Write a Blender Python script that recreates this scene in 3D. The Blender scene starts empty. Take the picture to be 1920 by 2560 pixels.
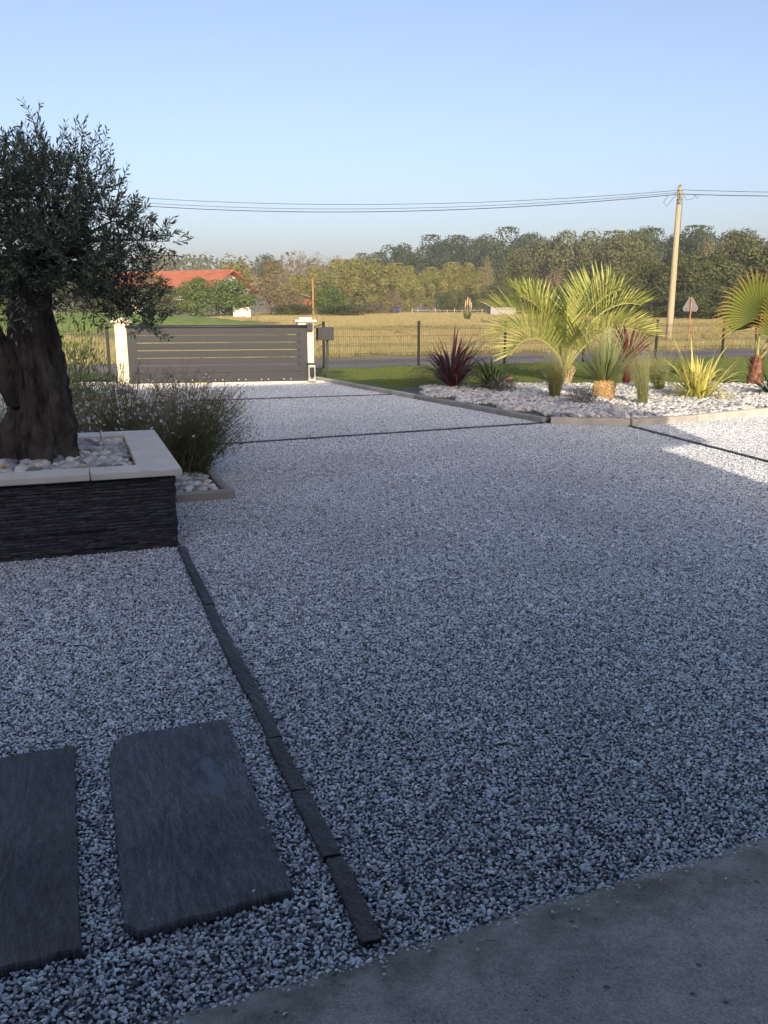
import bpy, bmesh, math, random
import numpy as np
from mathutils import Vector, Matrix, noise as mnoise

S = bpy.context.scene
COL = S.collection
R = math.radians
rng = np.random.RandomState(7)
random.seed(7)

# ------------------------------------------------------------------ camera
cam = bpy.data.objects.new('camera', bpy.data.cameras.new('camera'))
COL.objects.link(cam)
cam.location = (0, 0, 1.65)
cam.rotation_euler = (R(90) - math.atan(202 / 852), 0, 0)
cam.data.sensor_fit = 'VERTICAL'
cam.data.sensor_height = 24
cam.data.lens = 24 * 852 / 1024
cam.data.clip_start = 0.05
cam.data.clip_end = 4000
S.camera = cam

# ------------------------------------------------------------------ sky, sun, exposure
SUN_EL = 17.0
SH = Vector((-0.16, 0.987)).normalized()          # way the shadows fall on the ground
W = bpy.data.worlds.new('World'); S.world = W
W.use_nodes = True
wn = W.node_tree.nodes; wl = W.node_tree.links
sky = wn.new('ShaderNodeTexSky'); sky.sky_type = 'NISHITA'
sky.sun_disc = False
sky.sun_elevation = R(SUN_EL)
sky.sun_rotation = math.atan2(-SH.x, -SH.y)
sky.air_density = 0.8; sky.dust_density = 3.6; sky.ozone_density = 1.0
wn['Background'].inputs['Strength'].default_value = 0.142
hs = wn.new('ShaderNodeMix'); hs.data_type = 'RGBA'; hs.blend_type = 'MULTIPLY'; hs.inputs[0].default_value = 1.0
hs.inputs[7].default_value = (1.02, 0.97, 1.01, 1)      # tint over the whole sky: a little less green than the model
wl.new(sky.outputs[0], hs.inputs[6]); wl.new(hs.outputs[2], wn['Background'].inputs['Color'])
sun = bpy.data.objects.new('sun', bpy.data.lights.new('sun', 'SUN'))
COL.objects.link(sun)
sun.data.energy = 3.25; sun.data.angle = R(0.53); sun.data.color = (1.0, 0.84, 0.64)
ce = math.cos(R(SUN_EL))
sun.rotation_euler = Vector((SH.x * ce, SH.y * ce, -math.sin(R(SUN_EL)))).to_track_quat('-Z', 'Y').to_euler()
S.view_settings.view_transform = 'Standard'; S.view_settings.look = 'None'
S.view_settings.gamma = 1; S.view_settings.use_curve_mapping = False
S.view_settings.exposure = 0.85
S.render.engine = 'CYCLES'
S.cycles.use_denoising = True; S.cycles.denoising_prefilter = 'NONE'; S.cycles.denoising_input_passes = 'RGB_ALBEDO_NORMAL'
S.cycles.max_bounces = 6; S.cycles.diffuse_bounces = 3; S.cycles.glossy_bounces = 3
S.cycles.transmission_bounces = 4; S.cycles.transparent_max_bounces = 6
S.cycles.caustics_reflective = False; S.cycles.caustics_refractive = False

# ------------------------------------------------------------------ helpers
def tag(o, label=None, cat=None, group=None, kind=None):
    if label: o['label'] = label
    if cat: o['category'] = cat
    if group: o['group'] = group
    if kind: o['kind'] = kind
    return o
def empty(name, loc=(0, 0, 0), rz=0.0, parent=None):
    o = bpy.data.objects.new(name, None); COL.objects.link(o)
    o.location = loc; o.rotation_euler = (0, 0, rz); o.parent = parent
    o.empty_display_size = 0.1
    return o
def link(name, me, parent=None, loc=None, rot=None, scale=None):
    o = bpy.data.objects.new(name, me); COL.objects.link(o); o.parent = parent
    if loc is not None: o.location = loc
    if rot is not None: o.rotation_euler = rot
    if scale is not None: o.scale = scale
    return o
class MB:
    """collects shapes and links them as one mesh"""
    def __init__(s): s.v = []; s.f = []; s.t = []; s.n = 0
    def add(s, verts, faces, tone=0.5):
        verts = np.asarray(verts, dtype=float).reshape(-1, 3)
        k = s.n
        s.v.append(verts); s.n += len(verts)
        if isinstance(faces, np.ndarray): s.f.extend((faces + k).tolist())
        else: s.f.extend([[i + k for i in f] for f in faces])
        t = np.empty(len(verts)); t[:] = tone
        s.t.append(t)
        return s
    def box(s, c, size, rz=0.0, tone=0.5):
        x, y, z = [q / 2 for q in size]
        p = np.array([(-x,-y,-z),(x,-y,-z),(x,y,-z),(-x,y,-z),(-x,-y,z),(x,-y,z),(x,y,z),(-x,y,z)])
        if rz:
            ca, sa = math.cos(rz), math.sin(rz)
            p = np.c_[p[:,0]*ca-p[:,1]*sa, p[:,0]*sa+p[:,1]*ca, p[:,2]]
        return s.add(p + np.array(c), [(0,3,2,1),(4,5,6,7),(0,1,5,4),(1,2,6,5),(2,3,7,6),(3,0,4,7)], tone)
    def bevbox(s, c, size, b, rz=0.0, tone=0.5):
        bm = bmesh.new(); bmesh.ops.create_cube(bm, size=1)
        for v in bm.verts: v.co = Vector((v.co.x*size[0], v.co.y*size[1], v.co.z*size[2]))
        bmesh.ops.bevel(bm, geom=bm.edges[:], offset=b, segments=2, affect='EDGES', profile=0.6)
        M = Matrix.Translation(c) @ Matrix.Rotation(rz, 4, 'Z')
        bm.verts.index_update()
        vs = [tuple(M @ v.co) for v in bm.verts]; fs = [[v.index for v in f.verts] for f in bm.faces]
        bm.free()
        return s.add(vs, fs, tone)
    def tube(s, path, rad, n=8, tone=0.5, cap=True, wob=None):
        P = [Vector(p) for p in path]
        if not hasattr(rad, '__len__'): rad = [rad] * len(P)
        vs = []; up = Vector((0.13, 0.29, 0.95))
        prev = None
        for i, p in enumerate(P):
            d = (P[min(i+1, len(P)-1)] - P[max(i-1, 0)]).normalized()
            a = d.cross(up) if prev is None else prev - d * prev.dot(d)
            if a.length < 1e-4: a = d.cross(Vector((1, 0, 0)))
            a.normalize(); prev = a; b = d.cross(a)
            for k in range(n):
                th = 2 * math.pi * k / n
                r = rad[i]
                if wob: r *= wob(i / (len(P)-1), th, p)
                vs.append(p + (a * math.cos(th) + b * math.sin(th)) * r)
        fs = [(i*n+k, i*n+(k+1) % n, (i+1)*n+(k+1) % n, (i+1)*n+k) for i in range(len(P)-1) for k in range(n)]
        if cap:
            fs.append(tuple(range(n))[::-1]); fs.append(tuple(range((len(P)-1)*n, len(P)*n)))
        return s.add([tuple(v) for v in vs], fs, tone)
    def mesh(s, name, mat=None, smooth=False):
        me = bpy.data.meshes.new(name)
        V = np.concatenate(s.v) if s.v else np.zeros((0, 3))
        me.from_pydata(V.tolist(), [], s.f)
        a = me.attributes.new('tone', 'FLOAT', 'POINT')
        a.data.foreach_set('value', np.concatenate(s.t).astype(np.float32) if s.t else [])
        if mat: me.materials.append(mat)
        if smooth: me.polygons.foreach_set('use_smooth', [True] * len(me.polygons))
        me.update()
        return me
    def build(s, name, mat=None, parent=None, smooth=False, **k):
        return link(name, s.mesh(name, mat, smooth), parent, **k)

def leaves(mb, P, D, Nn, L, Wd, tone, mid=0.45, fold=0.0):
    """diamond leaves at P, along D, facing Nn"""
    n = len(P)
    D = D / (np.linalg.norm(D, axis=1)[:, None] + 1e-9)
    S_ = np.cross(D, Nn); S_ /= (np.linalg.norm(S_, axis=1)[:, None] + 1e-9)
    U = np.cross(S_, D)
    L = np.broadcast_to(L, (n,))[:, None]; Wd = np.broadcast_to(Wd, (n,))[:, None]
    v = np.stack([P, P + D*L*mid + S_*Wd/2 + U*Wd*fold, P + D*L, P + D*L*mid - S_*Wd/2 + U*Wd*fold], 1).reshape(-1, 3)
    f = np.arange(n*4).reshape(-1, 4)
    mb.add(v, f, np.repeat(np.broadcast_to(tone, (n,)), 4))

def poly_sheet(name, pts, z, mat, kind='structure', parent=None):
    me = bpy.data.meshes.new(name)
    bm = bmesh.new()
    vs = [bm.verts.new((x, y, z)) for x, y in pts]
    f = bm.faces.new(vs); f.normal_update()
    if f.normal.z < 0: f.normal_flip()
    bmesh.ops.triangulate(bm, faces=bm.faces[:])
    bm.to_mesh(me); bm.free()
    me.materials.append(mat)
    return tag(link(name, me, parent), kind=kind)

def inside(pts, poly):
    x, y = pts[:, 0], pts[:, 1]; c = np.zeros(len(pts), bool); n = len(poly)
    for i in range(n):
        x1, y1 = poly[i]; x2, y2 = poly[(i+1) % n]
        c ^= ((y1 > y) != (y2 > y)) & (x < (x2-x1)*(y-y1)/((y2-y1) + 1e-12) + x1)
    return c

# ---- materials
class Mat:
    def __init__(s, name):
        s.m = bpy.data.materials.new(name); s.m.use_nodes = True
        s.nt = s.m.node_tree; s.b = s.nt.nodes['Principled BSDF']; s.out = s.nt.nodes['Material Output']
    def n(s, t, props=None, **ins):
        nd = s.nt.nodes.new(t)
        for k, v in (props or {}).items(): setattr(nd, k, v)
        for k, v in ins.items():
            key = int(k[1:]) if k[0] == '_' and k[1:].isdigit() else k.replace('_', ' ')
            s.set(nd.inputs[key], v)
        return nd
    def set(s, sock, v):
        if isinstance(v, bpy.types.NodeSocket): s.nt.links.new(v, sock)
        elif isinstance(v, bpy.types.Node): s.nt.links.new(v.outputs[0], sock)
        else: sock.default_value = v
    def ramp(s, fac, stops, interp='LINEAR'):
        nd = s.nt.nodes.new('ShaderNodeValToRGB'); nd.color_ramp.interpolation = interp
        e = nd.color_ramp.elements
        while len(e) < len(stops): e.new(0.5)
        for el, (p, c) in zip(e, stops):
            el.position = p
            el.color = (c, c, c, 1) if not hasattr(c, '__len__') else (*c, 1)
        s.set(nd.inputs[0], fac); return nd.outputs[0]
    def mix(s, fac, a, b, mode='MIX'):
        nd = s.nt.nodes.new('ShaderNodeMix'); nd.data_type = 'RGBA'; nd.blend_type = mode
        def c(v): return (*v, 1) if isinstance(v, tuple) and len(v) == 3 else v
        s.set(nd.inputs[0], fac); s.set(nd.inputs[6], c(a)); s.set(nd.inputs[7], c(b))
        return nd.outputs[2]
    def math(s, op, a, b=0.0):
        nd = s.nt.nodes.new('ShaderNodeMath'); nd.operation = op
        s.set(nd.inputs[0], a); s.set(nd.inputs[1], b); return nd.outputs[0]
    def coord(s, scale=(1, 1, 1), rot=(0, 0, 0), out='Object'):
        tc = s.nt.nodes.new('ShaderNodeTexCoord'); mp = s.nt.nodes.new('ShaderNodeMapping')
        mp.inputs['Scale'].default_value = scale; mp.inputs['Rotation'].default_value = rot
        s.nt.links.new(tc.outputs[out], mp.inputs['Vector']); return mp.outputs[0]
    def geo(s, scale=(1, 1, 1), rot=(0, 0, 0)):
        g = s.nt.nodes.new('ShaderNodeNewGeometry'); mp = s.nt.nodes.new('ShaderNodeMapping')
        mp.inputs['Scale'].default_value = scale; mp.inputs['Rotation'].default_value = rot
        s.nt.links.new(g.outputs['Position'], mp.inputs['Vector']); return mp.outputs[0]
    def noise(s, vec, scale, detail=4, rough=0.55):
        return s.n('ShaderNodeTexNoise', Vector=vec, Scale=scale, Detail=detail, Roughness=rough).outputs[0]
    def voro(s, vec, scale, feature='F1', rand=1.0):
        return s.n('ShaderNodeTexVoronoi', {'feature': feature}, Vector=vec, Scale=scale, Randomness=rand)
    def bump(s, h, strength, dist=0.01):
        nd = s.n('ShaderNodeBump', Strength=strength, Distance=dist, Height=h)
        s.nt.links.new(nd.outputs[0], s.b.inputs['Normal']); return nd
    def base(s, c, rough=0.7, spec=0.5, metal=0.0):
        s.set(s.b.inputs['Base Color'], (*c, 1) if isinstance(c, tuple) else c)
        s.set(s.b.inputs['Roughness'], rough); s.b.inputs['Specular IOR Level'].default_value = spec
        s.b.inputs['Metallic'].default_value = metal
        return s
    def tone(s):
        return s.n('ShaderNodeAttribute', {'attribute_name': 'tone'}).outputs['Fac']
    def rnd(s):
        return s.nt.nodes.new('ShaderNodeObjectInfo').outputs['Random']

def leaf_mat(name, stops, trans=0.25, rough=0.55, vary=0.25, spec=0.25):
    M = Mat(name)
    c = M.ramp(M.tone(), stops)
    v = M.math('ADD', M.math('MULTIPLY', M.rnd(), vary), 1 - vary / 2)
    h = M.n('ShaderNodeHueSaturation', Value=v, Color=c).outputs[0]
    M.base(h, rough, spec)
    t = M.n('ShaderNodeBsdfTranslucent', Color=h)
    mx = M.n('ShaderNodeMixShader', Fac=trans, _1=M.b.outputs[0], _2=t.outputs[0])
    M.nt.links.new(mx.outputs[0], M.out.inputs[0])
    return M.m
def plain(name, c, rough=0.6, spec=0.4, metal=0.0, nscale=12, var=0.15, bump=0.1, dist=0.002):
    M = Mat(name)
    nz = M.noise(M.coord(), nscale)
    col = M.mix(M.ramp(nz, [(0.3, 0.0), (0.7, 1.0)]), tuple(q*(1-var) for q in c), tuple(min(1, q*(1+var)) for q in c))
    M.base(col, rough, spec, metal)
    if bump: M.bump(nz, bump, dist)
    return M.m

# gravel: crushed pale marble chips, each chip its own tone
GR = [(0.0, (0.096, 0.116, 0.144)), (0.13, (0.257, 0.269, 0.274)), (0.28, (0.407, 0.464, 0.516)), (0.44, (0.567, 0.557, 0.558)), (0.6, (0.642, 0.737, 0.81)), (0.76, (0.738, 0.783, 0.798)), (0.9, (0.835, 0.92, 0.92)), (1.0, (0.92, 0.92, 0.92))]
M = Mat('gravel_chips'); pn = M.noise(M.geo(), 0.9, 4, 0.6)
M.base(M.n('ShaderNodeHueSaturation', Value=M.math('ADD', M.math('MULTIPLY', pn, 0.5), 0.75), Color=M.ramp(M.tone(), GR)).outputs[0], 0.7, 0.3)
nz = M.noise(M.coord(), 160, 3); M.bump(nz, 0.25, 0.002); m_chip = M.m
M = Mat('gravel_bed'); co = M.coord()
vo = M.voro(co, 75)
M.base(M.mix(M.ramp(vo.outputs['Distance'], [(0.25, 0.0), (0.75, 1.0)]), M.ramp(vo.outputs['Color'], [(p, tuple(q*.4 for q in c)) for p, c in GR]), (0.03, 0.03, 0.033)), 0.8, 0.2)  # bed colour darkened: shade of the gaps between chips painted in
M.bump(M.math('SUBTRACT', 1.0, vo.outputs['Distance']), 0.9, 0.008); m_drive = M.m

# slate
def slate(name, dark, light, stretch, bump=0.5, rough=(0.42, 0.62), fine=3.0):
    M = Mat(name)
    co = M.coord(stretch); n1 = M.noise(co, fine, 8, 0.66); n2 = M.noise(M.coord(), 2.2, 3)
    n3 = M.noise(co, 14.0, 5, 0.7)
    ter_ = M.n('ShaderNodeMath', {'operation': 'SNAP'}, _0=M.noise(M.coord(tuple(q*.45 for q in stretch)), 2.6, 6, 0.6), _1=0.06).outputs[0]
    c = M.mix(M.ramp(n1, [(0.32, 0.0), (0.68, 1.0)]), dark, light)
    c = M.mix(M.ramp(ter_, [(0.4, 0.0), (0.6, 0.35)]), c, tuple(q*.6 for q in light))
    c = M.mix(M.ramp(n2, [(0.45, 0.0), (0.75, 0.5)]), c, tuple(q*1.5 for q in dark))
    c = M.mix(M.ramp(n3, [(0.38, 0.75), (0.52, 0.0)]), c, tuple(q*.45 for q in dark))
    c = M.mix(M.ramp(n3, [(0.55, 0.0), (0.72, 0.5)]), c, tuple(q*1.25 for q in light))
    n4 = M.noise(co, fine*5.5, 3, 0.7)
    c = M.n('ShaderNodeHueSaturation', Value=M.ramp(n4, [(0.33, 0.45), (0.5, 1.0), (0.68, 1.7)]), Color=c).outputs[0]
    v = M.math('ADD', M.math('MULTIPLY', M.rnd(), 0.7), 0.65)
    c = M.n('ShaderNodeHueSaturation', Value=v, Color=c).outputs[0]
    M.base(c, M.ramp(n2, [(0.3, rough[0]), (0.7, rough[1])]), 0.5)
    M.bump(M.math('ADD', M.math('ADD', n1, M.math('MULTIPLY', n3, 0.5)), M.math('MULTIPLY', ter_, 2.0)), bump, 0.02)
    return M.m
m_slab = slate('riven_slate', (0.016, 0.021, 0.031), (0.105, 0.125, 0.152), (7, 1.3, 1), 1.0, (0.35, 0.6), 6.5)
m_edging = slate('slate_edging', (0.014, 0.016, 0.019), (0.042, 0.047, 0.054), (6, 6, 6), 0.6)
m_clad = slate('split_slate', (0.024, 0.024, 0.027), (0.072, 0.073, 0.078), (2, 2, 5), 0.2)
M = Mat('puddle_water'); M.base((0.026, 0.032, 0.045), 0.05, 0.6); m_water = M.m

# concrete
M = Mat('garage_concrete'); co = M.coord()
n1 = M.noise(co, 1.6, 6, 0.6); n2 = M.noise(co, 14, 5, 0.65)
vo = M.voro(co, 16); vo2 = M.voro(co, 55)
c = M.mix(M.ramp(n1, [(0.3, 0.0), (0.7, 1.0)]), (0.34, 0.335, 0.305), (0.55, 0.535, 0.48))
c = M.mix(M.ramp(n2, [(0.35, 0.0), (0.7, 0.6)]), c, (0.25, 0.243, 0.215))
pit = M.math('MULTIPLY', M.ramp(vo.outputs['Distance'], [(0.09, 1.0), (0.15, 0.0)]), M.ramp(M.noise(co, 9, 2), [(0.46, 0.0), (0.52, 1.0)]))
pit2 = M.math('MULTIPLY', M.ramp(vo2.outputs['Distance'], [(0.12, 1.0), (0.2, 0.0)]), M.ramp(M.noise(co, 5, 2), [(0.5, 0.0), (0.6, 1.0)]))
pt = M.math('MAXIMUM', pit, pit2)
c = M.mix(M.math('MULTIPLY', pt, 0.75), c, (0.05, 0.05, 0.05))
gv = M.voro(M.coord((6, 34, 1), (0, 0, R(-38))), 1.0)
gm = M.math('MULTIPLY', M.ramp(gv.outputs['Distance'], [(0.10, 1.0), (0.16, 0.0)]), M.ramp(gv.outputs['Color'], [(0.74, 0.0), (0.77, 1.0)]))
pt = M.math('MAXIMUM', pt, gm); c = M.mix(M.math('MULTIPLY', gm, 0.7), c, (0.06, 0.06, 0.055))
c = M.mix(M.ramp(M.noise(M.coord((1, 5, 1), (0, 0, R(-22))), 6, 4, 0.7), [(0.52, 0.0), (0.75, 0.5)]), c, (0.60, 0.58, 0.52))
ed = M.tone()      # moss and dirt along the gravel edge
c = M.mix(M.math('MULTIPLY', M.ramp(ed, [(0.0, 0.0), (1.0, 1.0)]), M.ramp(M.noise(co, 5, 5, 0.7), [(0.25, 0.0), (0.6, 0.9)])), c, (0.10, 0.095, 0.07))
fg = M.noise(co, 160, 3, 0.7); c = M.n('ShaderNodeHueSaturation', Value=M.ramp(fg, [(0.32, 0.62), (0.5, 1.0), (0.7, 1.4)]), Color=c).outputs[0]
M.base(c, 0.62, 0.4); M.bump(M.math('SUBTRACT', M.math('ADD', n2, M.math('MULTIPLY', fg, .3)), pt), 0.6, 0.006); m_conc = M.m

M = Mat('kerb_concrete'); co = M.geo(); n1 = M.noise(co, 4, 6, 0.6); n2 = M.noise(co, 60, 3)
c = M.mix(M.ramp(n1, [(0.3, 0.0), (0.7, 1.0)]), (0.27, 0.265, 0.24), (0.42, 0.41, 0.37))
c = M.n('ShaderNodeHueSaturation', Value=M.math('ADD', M.math('MULTIPLY', M.rnd(), 0.5), 0.72), Color=c).outputs[0]
M.base(c, 0.85, 0.25); M.bump(n2, 0.3, 0.003); m_kerb = M.m

M = Mat('cream_coping_stone'); co = M.geo(); n1 = M.noise(co, 5, 5); n2 = M.noise(co, 70, 3)
M.base(M.mix(M.ramp(n1, [(0.3, 0.0), (0.75, 1.0)]), (0.56, 0.53, 0.46), (0.68, 0.65, 0.58)), 0.75, 0.3); M.bump(n2, 0.25, 0.002); m_coping = M.m
M = Mat('cream_pillar_block'); co = M.geo(); n1 = M.noise(co, 6, 6, 0.6)
M.base(M.mix(M.ramp(n1, [(0.3, 0.0), (0.7, 1.0)]), (0.70, 0.63, 0.45), (0.82, 0.76, 0.58)), 0.8, 0.25); M.bump(n1, 0.3, 0.003); m_cream = M.m

# pebbles
PB = [(0.0, (0.14, 0.155, 0.175)), (0.2, (0.26, 0.28, 0.30)), (0.45, (0.42, 0.43, 0.425)), (0.75, (0.60, 0.595, 0.56)), (0.94, (0.74, 0.73, 0.69)), (0.975, (0.62, 0.49, 0.28)), (1.0, (0.60, 0.46, 0.25))]
def pebble_mat(name, src):
    M = Mat(name); n1 = M.noise(M.geo(), 45, 4)
    c = M.ramp(M.tone() if src == 'tone' else M.rnd(), PB)
    c = M.mix(M.ramp(n1, [(0.35, 0.0), (0.7, 0.35)]), c, (0.3, 0.3, 0.3), 'MULTIPLY')
    M.base(c, 0.6, 0.35); return M.m
m_peb_t = pebble_mat('pale_pebbles', 'tone'); m_peb_r = pebble_mat('pale_pebble_single', 'rnd')
m_soil = plain('dark_soil', (0.07, 0.06, 0.05), 0.95, 0.1, nscale=30, bump=0.5, dist=0.01)
m_bedbase = plain('pebble_bed_base', (0.11, 0.11, 0.105), 0.9, 0.1, nscale=40, var=0.5, bump=0.6, dist=0.02)

# ground covers
M = Mat('dry_field'); co = M.geo((1, 1, 1)); n1 = M.noise(co, 0.06, 6, 0.6); n2 = M.noise(co, 3.0, 5, 0.7); n3 = M.noise(M.geo((0.6, 3, 1)), 0.12, 4)
c = M.mix(M.ramp(n1, [(0.35, 0.0), (0.62, 1.0)]), (0.22, 0.23, 0.085), (0.34, 0.295, 0.145))
c = M.mix(M.ramp(n3, [(0.4, 0.0), (0.65, 0.6)]), c, (0.33, 0.225, 0.11))
c = M.mix(M.ramp(n2, [(0.3, 0.0), (0.75, 0.6)]), c, (0.10, 0.10, 0.035))
M.base(c, 0.95, 0.1); M.bump(n2, 0.6, 0.1); m_field = M.m
M = Mat('lawn_turf'); co = M.geo(); n1 = M.noise(co, 1.1, 5, 0.6); n2 = M.noise(co, 38, 4, 0.7)
c = M.mix(M.ramp(n1, [(0.3, 0.0), (0.7, 1.0)]), (0.08, 0.125, 0.028), (0.15, 0.18, 0.048))
c = M.mix(M.ramp(n2, [(0.3, 0.0), (0.8, 0.7)]), c, (0.035, 0.06, 0.012))
M.base(c, 0.9, 0.15); M.bump(n2, 0.7, 0.03); m_lawn = M.m
M = Mat('road_asphalt'); co = M.geo(); n1 = M.noise(co, 0.5, 5, 0.6); n2 = M.noise(co, 60, 3)
c = M.mix(M.ramp(n1, [(0.3, 0.0), (0.7, 1.0)]), (0.15, 0.14, 0.128), (0.20, 0.187, 0.17))
M.base(c, 0.9, 0.25); M.bump(n2, 0.4, 0.01); m_road = M.m

# painted metal, wood, walls
m_anth = plain('anthracite_powder_coat', (0.029, 0.033, 0.037), 0.55, 0.3, nscale=90, var=0.06, bump=0.05)
m_wire = plain('green_black_wire', (0.012, 0.016, 0.016), 0.5, 0.4, nscale=20, bump=0)
m_grey = plain('motor_grey_plastic', (0.40, 0.385, 0.35), 0.55, 0.4, var=0.05, bump=0)
m_black = plain('black_gloss_plastic', (0.02, 0.02, 0.022), 0.25, 0.5, bump=0)
m_zinc = plain('zinc_steel', (0.10, 0.105, 0.105), 0.55, 0.3, 0.0, nscale=14, var=0.15, bump=0)
m_cable = plain('black_cable', (0.02, 0.02, 0.024), 0.6, 0.3, bump=0)
M = Mat('pole_timber'); co = M.coord((6, 6, 0.35)); n1 = M.noise(co, 5, 6, 0.65)
M.base(M.mix(M.ramp(n1, [(0.3, 0.0), (0.7, 1.0)]), (0.25, 0.22, 0.14), (0.38, 0.34, 0.23)), 0.85, 0.2); M.bump(n1, 0.5, 0.02); m_timber = M.m
m_fpost = plain('brown_timber', (0.30, 0.17, 0.08), 0.85, 0.2, nscale=8, var=0.3)
m_plank = plain('weathered_plank', (0.20, 0.10, 0.06), 0.9, 0.1, nscale=6, var=0.4)
m_render = plain('white_render', (0.72, 0.68, 0.58), 0.9, 0.15, nscale=3, var=0.1)
m_paleroof = plain('pale_sheet_roof', (0.27, 0.26, 0.25), 0.6, 0.3, nscale=4, var=0.15)
M = Mat('red_roof_tiles'); co = M.coord(); n1 = M.noise(co, 1.2, 5)
wv = M.n('ShaderNodeTexWave', {'wave_type': 'BANDS', 'bands_direction': 'X'}, Vector=co, Scale=1.6)
c = M.mix(M.ramp(n1, [(0.3, 0.0), (0.7, 1.0)]), (0.31, 0.105, 0.052), (0.42, 0.155, 0.085))
M.base(c, 0.85, 0.2); M.bump(wv.outputs[0], 0.6, 0.05); m_tiles = M.m
m_terra = plain('terracotta', (0.42, 0.15, 0.08), 0.8, 0.2)
m_white = plain('white_tape', (0.55, 0.53, 0.48), 0.6, 0.3, bump=0)
m_blue = plain('dark_blue_plastic', (0.02, 0.03, 0.07), 0.45, 0.4, bump=0)

# bark and foliage
M = Mat('olive_bark'); co = M.coord((1, 1, 0.35)); n1 = M.noise(co, 9, 8, 0.68); n2 = M.noise(M.coord(), 4, 4)
c = M.mix(M.ramp(n1, [(0.33, 0.0), (0.66, 1.0)]), (0.012, 0.010, 0.009), (0.105, 0.094, 0.082))
c = M.mix(M.ramp(n2, [(0.5, 0.0), (0.72, 0.7)]), c, (0.115, 0.105, 0.094))
M.base(c, 0.95, 0.1); M.bump(n1, 1.0, 0.05); m_bark = M.m
m_bark2 = plain('tree_bark', (0.13, 0.105, 0.08), 0.95, 0.1, nscale=3, var=0.4)
m_twig = plain('bare_twigs', (0.23, 0.18, 0.125), 0.95, 0.1, nscale=2, var=0.25, bump=0)
m_olive = leaf_mat('olive_leaves', [(0.0, (0.045, 0.066, 0.046)), (0.55, (0.090, 0.122, 0.085)), (0.85, (0.15, 0.18, 0.135)), (1.0, (0.26, 0.28, 0.20))], 0.15, 0.5, 0)
m_dark = leaf_mat('oak_leaves', [(0.0, (0.028, 0.050, 0.022)), (0.6, (0.050, 0.080, 0.035)), (1.0, (0.085, 0.108, 0.05))], 0.2, 0.6, 0.3)
m_plane = leaf_mat('plane_leaves', [(0.0, (0.10, 0.115, 0.03)), (0.55, (0.19, 0.20, 0.05)), (0.88, (0.27, 0.26, 0.075)), (1.0, (0.26, 0.17, 0.06))], 0.25, 0.6, 0.15)
m_mid = leaf_mat('hedgerow_leaves', [(0.0, (0.055, 0.072, 0.026)), (0.6, (0.105, 0.125, 0.05)), (1.0, (0.165, 0.165, 0.075))], 0.2, 0.6, 0.3)
m_wood = leaf_mat('copse_leaves', [(0.0, (0.040, 0.056, 0.018)), (0.6, (0.082, 0.102, 0.034)), (1.0, (0.145, 0.155, 0.06))], 0.2, 0.6, 0.25)
m_fresh = leaf_mat('fresh_green_leaves', [(0.0, (0.055, 0.095, 0.025)), (0.6, (0.115, 0.175, 0.045)), (1.0, (0.185, 0.225, 0.075))], 0.25, 0.6, 0.2)
m_brownl = leaf_mat('brown_autumn_leaves', [(0.0, (0.11, 0.095, 0.045)), (0.6, (0.19, 0.165, 0.08)), (1.0, (0.25, 0.205, 0.105))], 0.2, 0.6, 0.2)
m_far = leaf_mat('far_wood_leaves', [(0.0, (0.06, 0.075, 0.035)), (0.6, (0.10, 0.115, 0.05)), (1.0, (0.155, 0.150, 0.07))], 0.15, 0.7, 0)
m_palm = leaf_mat('palm_leaflets', [(0.0, (0.10, 0.145, 0.03)), (0.5, (0.25, 0.295, 0.07)), (1.0, (0.46, 0.45, 0.14))], 0.14, 0.45, 0.2)
m_petiole = plain('palm_petiole', (0.25, 0.24, 0.09), 0.6, 0.3, nscale=8, var=0.25)
m_fan = leaf_mat('fan_palm_leaf', [(0.0, (0.075, 0.10, 0.02)), (0.45, (0.16, 0.18, 0.03)), (0.75, (0.36, 0.25, 0.06)), (1.0, (0.50, 0.30, 0.10))], 0.3, 0.5, 0.1)
m_fibre = plain('fan_palm_fibre', (0.17, 0.085, 0.055), 0.9, 0.1, nscale=10, var=0.4, bump=0.5, dist=0.01)
m_yucca = leaf_mat('yucca_leaves', [(0.0, (0.36, 0.34, 0.10)), (0.25, (0.20, 0.25, 0.09)), (0.7, (0.27, 0.32, 0.14)), (1.0, (0.42, 0.40, 0.20))], 0.15, 0.45, 0.35)
m_scale = plain('dry_leaf_scales', (0.45, 0.31, 0.15), 0.8, 0.2, nscale=25, var=0.35)
m_purple = leaf_mat('purple_strap_leaves', [(0.0, (0.15, 0.03, 0.03)), (0.3, (0.075, 0.028, 0.036)), (1.0, (0.115, 0.055, 0.060))], 0.2, 0.4, 0.5)
m_red = leaf_mat('red_strap_leaves', [(0.0, (0.28, 0.035, 0.03)), (0.4, (0.16, 0.022, 0.028)), (1.0, (0.17, 0.04, 0.045))], 0.2, 0.4, 0.4)
m_gold = leaf_mat('golden_strap_leaves', [(0.0, (0.19, 0.23, 0.045)), (0.4, (0.44, 0.45, 0.10)), (1.0, (0.58, 0.54, 0.17))], 0.25, 0.45, 0.3)
m_strap = leaf_mat('dark_green_strap_leaves', [(0.0, (0.03, 0.05, 0.014)), (0.5, (0.045, 0.085, 0.022)), (1.0, (0.075, 0.12, 0.035))], 0.15, 0.4, 0.3)
m_stipa = leaf_mat('feather_grass', [(0.0, (0.17, 0.19, 0.06)), (0.45, (0.21, 0.235, 0.09)), (1.0, (0.40, 0.37, 0.20))], 0.25, 0.6, 0)
m_lav = leaf_mat('lavender_stems', [(0.0, (0.07, 0.075, 0.06)), (0.6, (0.13, 0.13, 0.105)), (1.0, (0.18, 0.155, 0.15))], 0.1, 0.8, 0)
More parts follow.
